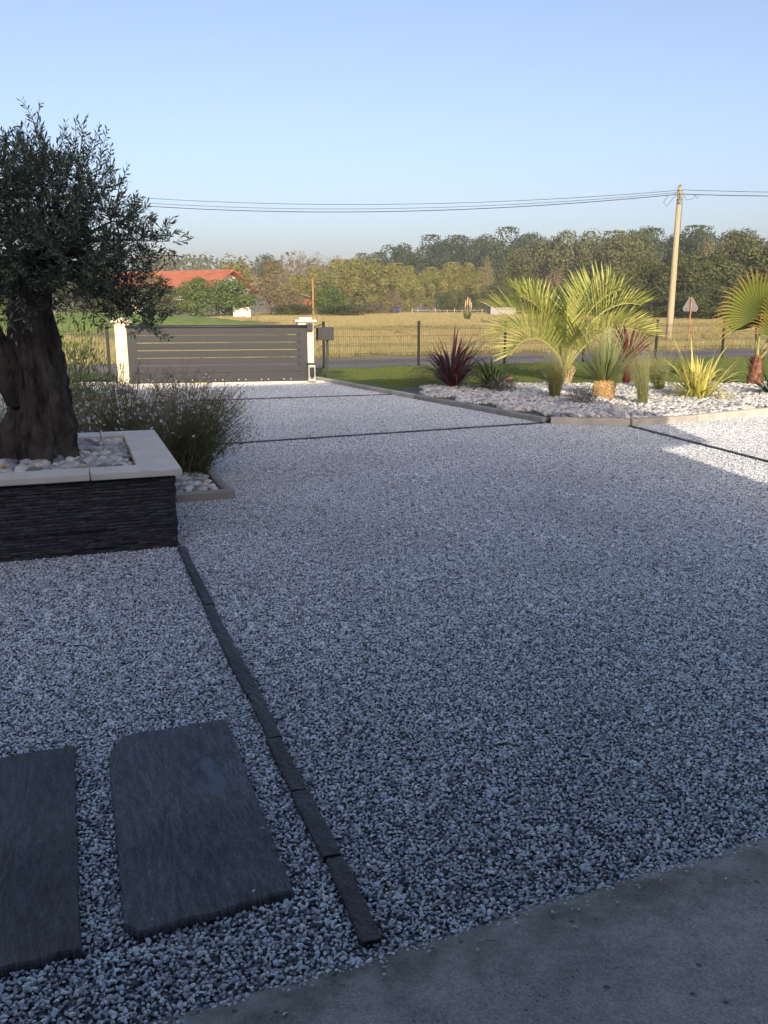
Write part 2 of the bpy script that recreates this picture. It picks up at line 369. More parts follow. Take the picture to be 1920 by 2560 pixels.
m_gaura = leaf_mat('wispy_stems', [(0.0, (0.08, 0.10, 0.035)), (0.6, (0.145, 0.15, 0.065)), (1.0, (0.25, 0.185, 0.12))], 0.15, 0.6, 0)
m_flower = leaf_mat('white_petals', [(0.0, (0.70, 0.68, 0.66)), (1.0, (0.82, 0.80, 0.78))], 0.3, 0.6, 0)
m_heath = leaf_mat('purple_heather', [(0.0, (0.07, 0.055, 0.05)), (0.6, (0.13, 0.075, 0.09)), (1.0, (0.26, 0.13, 0.19))], 0.15, 0.8, 0)
m_bush = leaf_mat('rosemary_leaves', [(0.0, (0.05, 0.07, 0.028)), (0.6, (0.10, 0.135, 0.055)), (1.0, (0.17, 0.20, 0.09))], 0.15, 0.6, 0)
m_blade = leaf_mat('lawn_blades', [(0.0, (0.075, 0.12, 0.025)), (0.6, (0.14, 0.19, 0.05)), (1.0, (0.25, 0.25, 0.09))], 0.3, 0.6, 0)
m_hay = leaf_mat('dry_grass_blades', [(0.0, (0.21, 0.225, 0.08)), (0.5, (0.37, 0.31, 0.15)), (1.0, (0.50, 0.42, 0.23))], 0.3, 0.7, 0)

# ---- scatter by geometry nodes (stuff only)
def scatter(name, sources, P, rz, idx, scl, label, cat, tilt=None):
    coll = bpy.data.collections.new(name + '_source')
    for i, me in enumerate(sources):
        o = bpy.data.objects.new('%s_source_%02d' % (name, i), me); coll.objects.link(o)
    P = np.asarray(P, float); n = len(P)
    me = bpy.data.meshes.new(name); me.from_pydata(P.tolist(), [], [])
    rot = np.zeros((n, 3), np.float32); rot[:, 2] = rz
    if tilt is not None: rot[:, :2] = tilt
    me.attributes.new('rot', 'FLOAT_VECTOR', 'POINT').data.foreach_set('vector', rot.ravel())
    me.attributes.new('pick', 'INT', 'POINT').data.foreach_set('value', np.asarray(idx, np.int32))
    me.attributes.new('scl', 'FLOAT', 'POINT').data.foreach_set('value', np.broadcast_to(np.asarray(scl, np.float32), (n,)).copy())
    o = link(name, me)
    ng = bpy.data.node_groups.new(name, 'GeometryNodeTree')
    ng.interface.new_socket('Geometry', in_out='INPUT', socket_type='NodeSocketGeometry')
    ng.interface.new_socket('Geometry', in_out='OUTPUT', socket_type='NodeSocketGeometry')
    gi = ng.nodes.new('NodeGroupInput'); go = ng.nodes.new('NodeGroupOutput')
    ci = ng.nodes.new('GeometryNodeCollectionInfo'); ci.inputs['Collection'].default_value = coll
    ci.inputs['Separate Children'].default_value = True; ci.inputs['Reset Children'].default_value = True
    ip = ng.nodes.new('GeometryNodeInstanceOnPoints'); ip.inputs['Pick Instance'].default_value = True
    def at(nm, ty):
        a = ng.nodes.new('GeometryNodeInputNamedAttribute'); a.data_type = ty; a.inputs['Name'].default_value = nm
        return a.outputs['Attribute']
    L = ng.links.new
    L(gi.outputs[0], ip.inputs['Points']); L(ci.outputs[0], ip.inputs['Instance'])
    L(at('pick', 'INT'), ip.inputs['Instance Index']); L(at('rot', 'FLOAT_VECTOR'), ip.inputs['Rotation'])
    L(at('scl', 'FLOAT'), ip.inputs['Scale']); L(ip.outputs[0], go.inputs[0])
    md = o.modifiers.new('scatter', 'NODES'); md.node_group = ng
    return tag(o, label, cat, kind='stuff')

def hull(r, n=13):
    bm = bmesh.new()
    for _ in range(n):
        d = Vector(r.normal(size=3)).normalized() * (0.85 + 0.15 * r.rand())
        bm.verts.new((d.x * 0.62, d.y * 0.48, d.z * 0.36))
    res = bmesh.ops.convex_hull(bm, input=bm.verts[:])
    bmesh.ops.delete(bm, geom=[g for g in res['geom_interior'] if isinstance(g, bmesh.types.BMVert)], context='VERTS')
    bm.verts.index_update()
    v = np.array([x.co[:] for x in bm.verts]); f = np.array([[q.index for q in t.verts] for t in bm.faces])
    bm.free(); return v, f
def pebble_geo(r, sub=2):
    bm = bmesh.new(); bmesh.ops.create_icosphere(bm, subdivisions=sub, radius=0.5)
    o = Vector(r.rand(3) * 50); sx, sy, sz = 1.0, 0.62 + 0.25*r.rand(), 0.42 + 0.25*r.rand()
    for v in bm.verts:
        k = 1 + 0.22 * mnoise.noise(v.co * 2.2 + o)
        v.co = Vector((v.co.x*sx, v.co.y*sy, v.co.z*sz)) * k
    bm.verts.index_update()
    v = np.array([x.co[:] for x in bm.verts]); f = np.array([[q.index for q in t.verts] for t in bm.faces])
    bm.free(); return v, f
def rotm(r, tilt=math.pi):
    a, b, c = r.uniform(0, 2*math.pi), r.uniform(-tilt, tilt), r.uniform(-tilt, tilt)
    return np.array((Matrix.Rotation(a, 3, 'Z') @ Matrix.Rotation(b, 3, 'X') @ Matrix.Rotation(c, 3, 'Y')))

# ------------------------------------------------------------------ setting
def ter(x, y):
    d = np.maximum(np.asarray(y, float) - 42, 0)
    return 1.3 * (1 - np.exp(-d / 40))
ys = np.r_[np.linspace(-60, 20, 9), np.linspace(24, 200, 89), np.linspace(220, 700, 20)]
xs = np.r_[np.linspace(-600, -120, 12), np.linspace(-110, 110, 56), np.linspace(120, 600, 12)]
X, Y = np.meshgrid(xs, ys)
Z = ter(X, Y) - 0.06 + np.where(Y > 55, 0.10 * np.sin(X*0.13 + 1) * np.sin(Y*0.09), 0)
nx, ny = len(xs), len(ys)
F = np.array([(j*nx+i, j*nx+i+1, (j+1)*nx+i+1, (j+1)*nx+i) for j in range(ny-1) for i in range(nx-1)])
tag(MB().add(np.c_[X.ravel(), Y.ravel(), Z.ravel()], F).build('field', m_field, smooth=True), kind='structure')

E1 = np.array([math.cos(R(20.5)), math.sin(R(20.5))]); E2 = np.array([-E1[1], E1[0]])
tag(poly_sheet('driveway', [(-9, 0.6), (16, 0.6), (16, 19.0), (2, 21.0), (-1.0, 20.62), (-6.4, 19.35), (-9, 19.0)], 0.0, m_drive))
# road behind the fence, apron in front of it
ra = R(24.4); rd = np.array([math.cos(ra), math.sin(ra)]); rn = np.array([-rd[1], rd[0]])
r0 = np.array([-1.71, 24.75])
road = [tuple(r0 - rd*60), tuple(r0 + rd*70), tuple(r0 + rd*70 + rn*5), tuple(r0 - rd*60 + rn*5)]
poly_sheet('road', road, -0.012, m_road)
poly_sheet('gate_apron', [(-6.6, 19.2), (-1.5, 20.35), (-1.2, 25.2), (-7.0, 22.6)], -0.004, m_road)
# lawn inside the fence
KERB = [(-1.62, 20.66), (2.42, 12.66), (3.58, 12.37), (4.71, 12.9), (6.24, 13.84), (9.5, 15.75), (16, 19.2)]
def fl(k): return (-1.65 + k*2.9*math.cos(R(24)), 23.8 + k*2.9*math.sin(R(24)))
lawn = KERB + [(22, 22), fl(9), fl(0), (-1.9, 22.6)]
lawn[-3] = (fl(9)[0], fl(9)[1] + 0.35); lawn[-2] = (fl(0)[0], fl(0)[1] + 0.35)
poly_sheet('lawn', lawn, 0.045, m_lawn)
BED = [(0.30, 17.05), (2.46, 12.78), (3.58, 12.50), (4.71, 13.02), (6.24, 13.96), (9.5, 15.9), (15, 18.8), (12, 19.4), (8.6, 19.05), (6.4, 19.3), (4.3, 19.25), (1.8, 18.5), (0.45, 18.15)]
poly_sheet('pebble_bed', BED, 0.055, m_bedbase)
# left planting bed
LB0 = np.array([-1.40, 7.50]); LB1 = LB0 + E2 * 12.6
LBED = [(-1.44, 7.56), tuple(LB1 - E1*0.05), (-6.6, 19.3), (-16, 19.3), (-16, 7.0), tuple(LB0 - E1*2.2)]
poly_sheet('planting_bed', LBED, 0.035, m_bedbase)
poly_sheet('side_lawn', [(-40, 8), (-8.2, 8), (-8.2, 19.4), (-6.5, 20.4), (-7.0, 22.4), (-40, 10)], 0.05, m_lawn)
# neighbour's lawn bank
ux = np.linspace(-1, 1, 25); U, V = np.meshgrid(ux, ux)
Zm = 1.45 * np.clip(1 - U**2 - V**2, 0, 1) ** 0.7 - 0.25
fm = np.array([(j*25+i, j*25+i+1, (j+1)*25+i+1, (j+1)*25+i) for j in range(24) for i in range(24)])
o = MB().add(np.c_[(-22 + U*15).ravel(), (66 + V*13).ravel(), (Zm + 0.25).ravel()], fm).build('grass_bank', plain('pasture', (0.15, 0.21, 0.055), 0.95, 0.1, nscale=1.5, var=0.25, bump=0.2, dist=0.03), smooth=True)
tag(o, kind='structure')

# concrete apron of the garage
n_ = np.array([-0.382, 0.924]); u_ = np.array([0.924, 0.382])
mb = MB(); rows = [1.775, 1.72, 1.66, 1.55, 1.3, 0.6, -0.5, -3.5]
for j, nn in enumerate(rows): pass
us = np.linspace(-1.6, 6.0, 153)
vv = []; tt = []
for j, nn in enumerate(rows):
    for u in us:
        jig = 0.010 * mnoise.noise(Vector((u*3, nn, 0))) + 0.006 * mnoise.noise(Vector((u*14, nn, 3)))
        p = u_*u + n_*(nn + (jig if j < 3 else 0))
        z = [0.004, 0.017, 0.021, 0.022, 0.022, 0.022, 0.022, 0.022][j] + (0.003*mnoise.noise(Vector((u*9, nn*9, 1))) if j < 3 else 0)
        vv.append((p[0], p[1], z)); tt.append([1, 1, 0.85, 0.45, 0.1, 0, 0, 0][j])
nu = len(us)
fs = np.array([(j*nu+i, (j+1)*nu+i, (j+1)*nu+i+1, j*nu+i+1) for j in range(len(rows)-1) for i in range(nu-1)])
tag(MB().add(vv, fs, np.array(tt)).build('concrete_pavement', m_conc, smooth=True), kind='structure')

# gravel chips over the whole drive
r = np.random.RandomState(3)
hulls = [hull(r) for _ in range(14)]
TL = 0.5; tiles = []
for k in range(4):
    mb = MB(); nst = 47; sp = TL / nst
    for i in range(nst):
        for j in range(nst):
            v, f = hulls[r.randint(14)]
            s_ = 0.0122 * math.exp(r.normal(0, 0.26))
            p = (v * s_) @ rotm(r, 0.6).T + np.array([(i+.5)*sp - TL/2 + r.uniform(-.6, .6)*sp, (j+.5)*sp - TL/2 + r.uniform(-.6, .6)*sp, r.uniform(0.001, 0.010)])
            mb.add(p, f, np.clip(r.normal(0.5, 0.29) + .22*mnoise.noise(Vector((i*.22, j*.22, k*9.3))), 0, 1))
    tiles.append(mb.mesh('gravel_tile', m_chip))
gx, gy = np.meshgrid(np.arange(-8.5, 10.5, TL), np.arange(0.75, 20.8, TL)); P = np.c_[gx.ravel(), gy.ravel()]
d_ = inside(P, [(-8, 0.5), (10, 0.5), (10, 16.0), (2.4, 13.2), (-1.2, 20.4), (-6.4, 19.15), (-8, 18.5)])
in_l = inside(P, [tuple(np.array(q)) for q in [(-2.0, 8.2), (-6.4, 18.6), (-15, 18), (-15, 8)]])
vis = (np.abs(P[:, 0]) < P[:, 1]*0.62 + 1.2) & (n_[0]*P[:, 0] + n_[1]*P[:, 1] > 1.4)
P = P[d_ & ~in_l & vis]; n = len(P)
scatter('gravel', tiles, np.c_[P, np.zeros(n)], r.randint(0, 4, n)*math.pi/2, r.randint(0, 4, n), 1.0, 'pale grey and blue marble gravel covering the driveway', 'gravel')

rs_ = np.random.RandomState(19); single = [MB().add(v*.0125, f, np.clip(rs_.normal(.5, .25), 0, 1)).mesh('stray_chip', m_chip) for v, f in hulls[:8]]
sp_ = []
for _ in range(150):
    u = rs_.uniform(-1.2, 2.2); q = u_*u + n_*(1.76 - abs(rs_.normal(0, .05))); sp_.append((q[0], q[1], .026))
for _ in range(2):
    q = np.array([-0.255, 2.125]) + (np.array([-0.645, 3.20]) - np.array([-0.255, 2.125]))*rs_.rand() + np.array([-1, -.4])*abs(rs_.normal(0, .06)); sp_.append((q[0], q[1], .034))
for _ in range(2):
    q = np.array([-0.70, 1.98]) + (np.array([-0.255, 2.125]) - np.array([-0.70, 1.98]))*rs_.rand() + np.array([-.3, 1])*abs(rs_.normal(0, .06)); sp_.append((q[0], q[1], .034))
k_ = len(sp_)
scatter('stray_gravel', single, sp_, rs_.uniform(0, 6.28, k_), rs_.randint(0, 8, k_), rs_.uniform(.6, 1.1, k_), 'stray gravel chips kicked onto the concrete and slab edges', 'gravel')

# slate edging between the two gravel areas, stone by stone
edg = empty('slate_edging', (-0.7, 3.8, 0)); tag(edg, 'dark slate edging strip running from the raised planter to the concrete', 'edging')
JO = [(-1.43, 5.80), (-1.20, 5.16), (-0.995, 4.59), (-0.855, 4.20), (-0.715, 3.81), (-0.570, 3.43), (-0.430, 3.04), (-0.29, 2.66), (-0.155, 2.30), (-0.032, 1.935)]
def slate_bar(a, b, w, h0, h1, seed, segs=14):
    a = np.array(a); b = np.array(b); L = np.linalg.norm(b-a); d = (b-a)/L; q = np.array([-d[1], d[0]])
    mb = MB(); vs = []
    prof = [(-.5, 0), (-.5, .9), (-.40, 1.0), (-.15, 1.02), (.15, 1.0), (.40, 1.0), (.5, .88), (.5, 0)]
    for i in range(segs+1):
        t = i/segs; c = a + d*L*t
        for k, (x, z) in enumerate(prof):
            nzv = mnoise.noise(Vector((c[0]*22 + seed, c[1]*22, k*0.9))); nz2 = mnoise.noise(Vector((c[0]*60, c[1]*60 + seed, k*1.7)))
            off = x*w*(1 + 0.16*nzv) + 0.003*nz2
            zz = z*(h0 + (h1-h0)*t) + (0.003*nz2 + 0.003*nzv if z > .5 else 0)
            vs.append((*(c + q*off), zz if z > 0 else -0.03))
    m_ = len(prof)
    fs = [(i*m_+k, i*m_+k+1, (i+1)*m_+k+1, (i+1)*m_+k) for i in range(segs) for k in range(m_-1)]
    fs += [tuple(range(m_)), tuple(range(segs*m_, segs*m_+m_))[::-1]]
    return mb.add(vs, fs)
for i in range(len(JO)-1):
    a = np.array(JO[i]); b = np.array(JO[i+1]); d = (b-a)/np.linalg.norm(b-a)
    gap = [0.004, .003, .004, .004, .004, .004, .006, .005, .012][i]
    sh = np.array([-d[1], d[0]]) * random.uniform(-.005, .005)
    mb = slate_bar(a + d*gap + sh, b - d*0.002 + sh, random.uniform(.055, .064), .026 + random.uniform(-.003, .004), .026 + random.uniform(-.003, .004), i*7.3)
    slo = mb.build('edging_stone', m_edging, edg, loc=(0.7, -3.8, 0))

# thin slate joints across the drive
def joint(a, b, label, wide=0.055, n=14):
    a = np.array(a); b = np.array(b)
    e = empty('slate_joint', (*((a+b)/2), 0)); tag(e, label, 'edging', 'slate joints crossing the drive')
    L = np.linalg.norm(b-a); t = 0; d = (b-a)/L; i = 0
    while t < 1:
        t2 = min(1, t + random.uniform(.32, .5)/L)
        mb = slate_bar(a + d*(L*t+.004), a + d*L*t2, wide*random.uniform(.85, 1.1), .022, .023, i*3.1 + a[0]*5, 6)
        mb.build('edging_stone', m_edging, e, loc=(-(a+b)[0]/2, -(a+b)[1]/2, 0)); t = t2; i += 1
joint((-2.3, 10.48), (2.38, 12.66), 'dark slate joint crossing the drive, the nearer of two before the gate', 0.075)
joint((-4.6, 15.45), (0.15, 17.05), 'dark slate joint crossing the drive, the one closest to the gate', 0.06)
joint((3.57, 12.3), (5.1, 5.7), 'dark slate joint from the kerb corner towards the sunlit right edge', 0.07)

# slate stepping slabs
def stepping_slab(outline, label, seed):
    C = np.mean(outline, 0); O = np.array(outline)
    e = []
    for i in range(len(O)):
        a, b = O[i], O[(i+1) % len(O)]; k = max(3, int(np.linalg.norm(b-a)/0.016))
        for q in range(k):
            p = a + (b-a)*q/k; dn = np.array([(b-a)[1], -(b-a)[0]]); dn = dn/np.linalg.norm(dn)
            j = 0.007*mnoise.noise(Vector((p[0]*14+seed, p[1]*14, 0))) + 0.0035*mnoise.noise(Vector((p[0]*55, p[1]*55, seed)))
            e.append(p + dn*j)
    e = np.array(e); n = len(e); rings = 40
    vs = []; ax = R(110); ca, sa = math.cos(R(20)), math.sin(R(20))
    dx, dy = math.cos(ax), math.sin(ax)
    def relief(p):
        s_ = p[0]*dx + p[1]*dy; t_ = -p[0]*dy + p[1]*dx
        lx, ly = p[0] + .625, p[1] - 2.765; ex = (lx*.927 + ly*.375)/.048; ey = (-lx*.375 + ly*.927)/.14
        hollow = .0085*max(0, 1 - (ex*ex + ey*ey)/2.2) if seed == 2.0 else 0
        return -hollow + 0.005*mnoise.noise(Vector((t_*9+seed, s_*1.5, 0))) + 0.0028*mnoise.noise(Vector((t_*34, s_*4, seed))) + 0.0012*mnoise.noise(Vector((t_*90, s_*14, seed+4)))
    for (f, z) in [(1.0, -0.01), (1.0, 0.012), (0.99, 0.022)] + [(1-(k+1)/(rings+1), 0.027) for k in range(rings)]:
        for p in e:
            q = C + (p-C)*f; dq = q - C; vs.append((dq[0]*ca + dq[1]*sa, -dq[0]*sa + dq[1]*ca, z + (relief(q) if z > .02 else 0)))
    tot = 3 + rings
    fs = [(k*n+i, k*n+(i+1) % n, (k+1)*n+(i+1) % n, (k+1)*n+i) for k in range(tot-1) for i in range(n)]
    fs.append(tuple(range((tot-1)*n, tot*n)))
    o = MB().add(vs, fs).build('slate_slab', m_slab, smooth=False, loc=(C[0], C[1], 0), rot=(0, 0, R(20)))
    return tag(o, label, 'slate slab', 'slate stepping slabs in the gravel')
sa = stepping_slab([(-0.705, 1.985), (-0.655, 1.955), (-0.255, 2.125), (-0.645, 3.20), (-1.03, 3.06), (-1.035, 2.90)][::1], 'slate stepping slab with a small puddle, beside the slate edging strip', 2.0)
pp = []
for i in range(64):
    a = 2*math.pi*i/64; q = 1 + .34*mnoise.noise(Vector((math.cos(a)*1.3, math.sin(a)*1.3, 4))) + .12*mnoise.noise(Vector((math.cos(a)*4, math.sin(a)*4, 9)))
    x, y = .068*q*math.cos(a), .19*q*math.sin(a); t = R(22); pp.append((-.625 + x*math.cos(t) - y*math.sin(t), 2.765 + x*math.sin(t) + y*math.cos(t)))
pu = poly_sheet('puddle', pp, 0.0225, m_water, kind='stuff')
pu.parent = sa; bpy.context.view_layer.update(); pu.matrix_parent_inverse = sa.matrix_world.inverted()
pu['label'] = 'small dark puddle lying in the slab hollow'
del pu['kind']
stepping_slab([(-1.20, 1.74), (-0.79, 1.895), (-0.99, 2.44), (-1.19, 2.985), (-1.62, 2.83)], 'slate stepping slab cut by the left edge of the picture', 9.0)

# kerbs
def kerb(path, name, label, w=0.085, h=0.105, L=1.0, grp='concrete kerbs', kk=0):
    e = empty(name, (*path[0], 0)); tag(e, label, 'kerb', grp); e['kind'] = 'structure'
    pts = [np.array(path[0], float)]
    for a, b in zip(path, path[1:]):
        a = np.array(a, float); b = np.array(b, float); d = np.linalg.norm(b-a); k = max(1, round(d/L))
        pts += [a + (b-a)*(q+1)/k for q in range(k)]
    prof = [(-.5, -.3), (-.5, .78), (-.42, .92), (-.2, 1.0), (.2, 1.0), (.42, .92), (.5, .78), (.5, -.3)]
    for a, b in zip(pts, pts[1:]):
        d = (b-a)/np.linalg.norm(b-a); q = np.array([-d[1], d[0]]); a2 = a + d*.004; b2 = b - d*.004
        hh = h + random.uniform(-.004, .004); vs = []
        for c in (a2, a2 + (b2-a2)*.5, b2):
            for x, z in prof: vs.append((*(c + q*x*w - np.array(path[0])), z*hh))
        n = len(prof)
        fs = [(i*n+k, i*n+k+1, (i+1)*n+k+1, (i+1)*n+k) for i in range(2) for k in range(n-1)] + [tuple(range(n)), tuple(range(2*n, 3*n))[::-1]]
        MB().add(vs, fs).build('kerb_stone', m_kerb, e)
kerb([KERB[0], (2.40, 12.68)], 'kerb', 'weathered concrete kerb along the drive from the gate pillar', 0.10, 0.10)
kerb([(2.47, 12.60)] + KERB[2:], 'kerb', 'pale concrete kerb curving round the front of the pebble bed', 0.10, 0.115, 1.25)
kerb([tuple(LB0), tuple(LB1)], 'kerb', 'concrete kerb between the drive and the left planting bed', 0.075, 0.085)
kerb([tuple(LB0 - E1*0.55 - E2*0.03), tuple(LB0 + E1*0.05 - E2*0.03)], 'kerb', 'short concrete kerb butting the raised planter', 0.085, 0.09)

# pebbles
r = np.random.RandomState(11)
pg1 = [pebble_geo(r, 1) for _ in range(8)]; pg2 = [pebble_geo(r, 2) for _ in range(8)]
PT = 0.6; ptiles = []
for k in range(3):
    mb = MB(); nst = 9; sp = PT/nst
    for layer in range(2):
        for i in range(nst):
            for j in range(nst):
                v, f = pg1[r.randint(8)]; s_ = 0.086 * math.exp(r.normal(0, 0.28))
                p = (v*s_) @ rotm(r, 0.5).T + np.array([(i+.5)*sp-PT/2 + r.uniform(-.6, .6)*sp, (j+.5)*sp-PT/2 + r.uniform(-.6, .6)*sp, 0.012 + 0.018*layer + r.uniform(0, .012)])
                mb.add(p, f, np.clip(r.beta(1.7, 1.2)*0.95, 0, 1))
    ptiles.append(mb.mesh('pebble_tile', m_peb_t, True))
gx, gy = np.meshgrid(np.arange(0, 13, PT*0.92), np.arange(12.4, 20, PT*0.92)); P = np.c_[gx.ravel(), gy.ravel()]
cxy = np.mean(BED, 0)
shr = [tuple(np.array(q) + (np.array((q[0]*0+np.clip(q[0], 1.5, 11), 16.4)) - np.array(q))*0.30/np.linalg.norm(np.array((np.clip(q[0], 1.5, 11), 16.4)) - np.array(q))) for q in BED]
P = P[inside(P, shr)]; n = len(P)
scatter('pebbles', ptiles, np.c_[P, np.full(n, 0.05)], r.uniform(0, 6.28, n), r.randint(0, 3, n), 1.0, 'white and grey rounded pebbles filling the right-hand bed', 'pebbles')
gx, gy = np.meshgrid(np.arange(-9, -1, PT*.92), np.arange(7.8, 19.2, PT*.92)); P = np.c_[gx.ravel(), gy.ravel()]
pl = [tuple(LB0 + E2*0.35 - E1*0.36), tuple(LB1 - E1*0.36), (-6.8, 19), (-9, 19), (-9, 8.3), tuple(LB0 - E1*2.3 + E2*.6)]
P = P[inside(P, pl)]; n = len(P)
scatter('pebbles', ptiles, np.c_[P, np.full(n, 0.03)], r.uniform(0, 6.28, n), r.randint(0, 3, n), 1.0, 'white and grey rounded pebbles around the shrubs behind the planter', 'pebbles')
pebble_meshes = []
for v, f in pg2: pebble_meshes.append(MB().add(v, f).mesh('pebble', m_peb_r, True))
def lay_pebbles(parent, poly, z, sp, smin, smax, maxn=300, off=(0, 0, 0), seed=1):
    r = np.random.RandomState(seed)
    q = np.array(poly); lo, hi = q.min(0), q.max(0); c = 0
    for layer in range(2):
        gx, gy = np.meshgrid(np.arange(lo[0], hi[0], sp), np.arange(lo[1], hi[1], sp)); P = np.c_[gx.ravel(), gy.ravel()] + r.uniform(-.4, .4, (gx.size, 2))*sp
        P = P[inside(P, poly)]
        for x, y in P:
            if c >= maxn: return
            s_ = r.uniform(smin, smax)
            link('pebble', pebble_meshes[r.randint(8)], parent, loc=(x-off[0], y-off[1], z - off[2] + layer*sp*.32 + r.uniform(0, .008)), rot=(r.uniform(-.4, .4), r.uniform(-.4, .4), r.uniform(0, 6.28)), scale=(s_, s_, s_)); c += 1
bed_o = [o for o in COL.objects if o.name == 'pebble_bed'][0]
lay_pebbles(bed_o, [(2.62, 12.78), (3.58, 12.53), (4.71, 13.08), (6.3, 14.05), (6.2, 14.35), (4.7, 13.42), (3.6, 12.9), (2.52, 13.2)], 0.085, 0.075, 0.065, 0.125, 290, seed=5)
lb_o = [o for o in COL.objects if o.name == 'planting_bed'][0]
lay_pebbles(lb_o, [tuple(LB0 - E1*.08 + E2*.08), tuple(LB0 - E1*.10 + E2*1.3), tuple(LB0 - E1*.7 + E2*1.1), tuple(LB0 - E1*.7 + E2*.08)], 0.055, 0.062, 0.055, 0.105, 200, seed=6)

# ------------------------------------------------------------------ raised planter
PA = R(19.8); PC = np.array([-1.40, 5.83])
pe = empty('raised_planter', (PC[0], PC[1], 0), PA)
tag(pe, 'raised planter clad in black split slate with cream coping slabs', 'planter')
PW, PD = 2.15, 2.12          # width to the left, depth to the back (local -x, +y); coping overhangs 40 mm
core = MB()
o_ = 0.075
for (x0, x1, y0, y1) in [(-PW+o_, -o_, o_, .27), (-PW+o_, -o_, PD-.27, PD-o_), (-PW+o_, -PW+.27, .27, PD-.27), (-.27, -o_, .27, PD-.27)]:
    core.box(((x0+x1)/2, (y0+y1)/2, .255), (x1-x0, y1-y0, .53))
wall = core.build('wall', m_clad, pe)
r = np.random.RandomState(21)
def strip_mesh(L, h, seed):
    mb = MB(); k = max(2, int(L/.03)); vs = []
    for i in range(k+1):
        t = i/k
        for z in (0, 1):
            d = .013 + .004*mnoise.noise(Vector((t*L*30, z*2, seed))); vs.append((t*L, -d, z*h*.9 + .0015*mnoise.noise(Vector((t*L*40, z*5, seed+3)))))
        vs.append((t*L, 0.01, h*.95)); vs.append((t*L, 0.01, -.001))
    fs = []
    for i in range(k):
        a, b = i*4, i*4+4
        fs += [(a, b, b+1, a+1), (a+1, b+1, b+2, a+2), (a+3, b+3, b, a)]
    fs += [(0, 1, 2, 3), (k*4+3, k*4+2, k*4+1, k*4)]
    return mb.add(vs, fs).mesh('stone_strip', m_clad)
z = 0.0; nstrip = 0
while z < 0.505:
    h = r.uniform(.016, .026); h = min(h, .522 - z); x = -PW + .06 + r.uniform(-.1, 0)
    while x < -.06:
        L = r.uniform(.12, .42); L = min(L, -.058 - x)
        if L > .02:
            link('stone_strip', strip_mesh(L - .002, h - .0012, r.uniform(0, 90)), wall, loc=(x, .075 - r.uniform(0, .026), z)); nstrip += 1
        x += L
    z += h
side = MB(); z = 0.0
while z < .505:
    h = min(r.uniform(.016, .026), .522-z); y = .06
    while y < PD-.06:
        L = min(r.uniform(.12, .42), PD-.06-y)
        side.box((-.07 + r.uniform(.0, .012), y+L/2, z+h/2), (.03, L-.002, h-.0015)); y += L
    z += h
side.build('side_cladding', m_clad, wall)
CZ, CT, CW = .53, .048, .27
def coping(x0, x1, y0, y1):
    MB().bevbox(((x0+x1)/2, (y0+y1)/2, CZ + CT/2), (x1-x0-.006, y1-y0-.006, CT), .009).build('coping_slab', m_coping, pe)
coping(-.61, 0, 0, CW); coping(-1.22, -.61, 0, CW); coping(-1.83, -1.22, 0, CW); coping(-PW, -1.83, 0, CW)
coping(-CW-.02, 0, CW, .98); coping(-CW-.02, 0, .98, PD-CW)
coping(-.48, 0, PD-CW, PD); coping(-1.1, -.48, PD-CW, PD); coping(-1.7, -1.1, PD-CW, PD); coping(-PW, -1.7, PD-CW, PD)
coping(-PW, -PW+CW, CW, 1.0); coping(-PW, -PW+CW, 1.0, PD-CW)
MB().box((-PW/2, PD/2, .42), (PW-.5, PD-.5, .1)).build('soil', m_soil, pe)
layer = MB().box((-PW/2, PD/2, .50), (PW-.53, PD-.53, .02)).build('pebble_layer', m_soil, pe)
lay_pebbles(layer, [(-1.38, .28), (-.30, .28), (-.30, PD-.28), (-1.38, PD-.28)], .53, .078, .075, .13, 270, seed=8)
fill = MB(); rf_ = np.random.RandomState(14)
for x in np.arange(-PW+.30, -.30, .085):
    for y in np.arange(.30, PD-.28, .085):
        v, f = pg1[rf_.randint(8)]; fill.add((v*rf_.uniform(.08, .12)) @ rotm(rf_, .4).T + np.array([x + rf_.uniform(-.03, .03), y + rf_.uniform(-.03, .03), (.525 if x < -1.36 else .508) + rf_.uniform(0, .012)]), f, np.clip(rf_.beta(1.7, 1.2)*.95, 0, 1))
fo = fill.build('pebble_fill', m_peb_t, pe, smooth=True); fo['kind'] = 'stuff'

# ------------------------------------------------------------------ olive tree
ot = empty('olive_tree', (-2.67, 6.55, .46)); tag(ot, 'old olive tree with a gnarled trunk growing in the raised planter', 'tree')
OB = Vector((-2.67, 6.55, .46))
mb = MB()
def fb(p, s): return mnoise.fractal(Vector(p)*s, 1.0, 2.0, 5)
rows, seg = 76, 110; vs = []
for i in range(rows):
    t = i/(rows-1); z = -0.06 + t*1.06
    cx = 0.0 + .03*math.sin(z*3.0); cy = .02*math.cos(z*4)
    base = .205 + .125*math.exp(-max(z, 0)*5.0) - .012*t + .035*math.exp(-((z-.30)/.10)**2)
    for k in range(seg):
        th = 2*math.pi*k/seg; tw = th + z*.55
        lob = 1 + .17*math.exp(-z*1.6)*math.cos(5*tw+.6) + .10*math.cos(3*tw+2.1) + .06*math.cos(8*tw+1.0+z*2)
        p = Vector((math.cos(th), math.sin(th), z*1.0))
        rr = base*lob*(1 + .20*fb((p.x, p.y, z*1.3), 1.9) + .09*fb((p.x, p.y, z*.7), 5.0)) + .012*fb((p.x*1.5, p.y*1.5, z), 9) - .030*max(0, 1 - 5*abs(fb((p.x*1.1, p.y*1.1, z*.35), 2.6))) + .022*max(0, mnoise.noise(Vector((p.x*4, p.y*4, z*7))))
        vs.append((cx + rr*math.cos(th), cy + rr*math.sin(th), z))
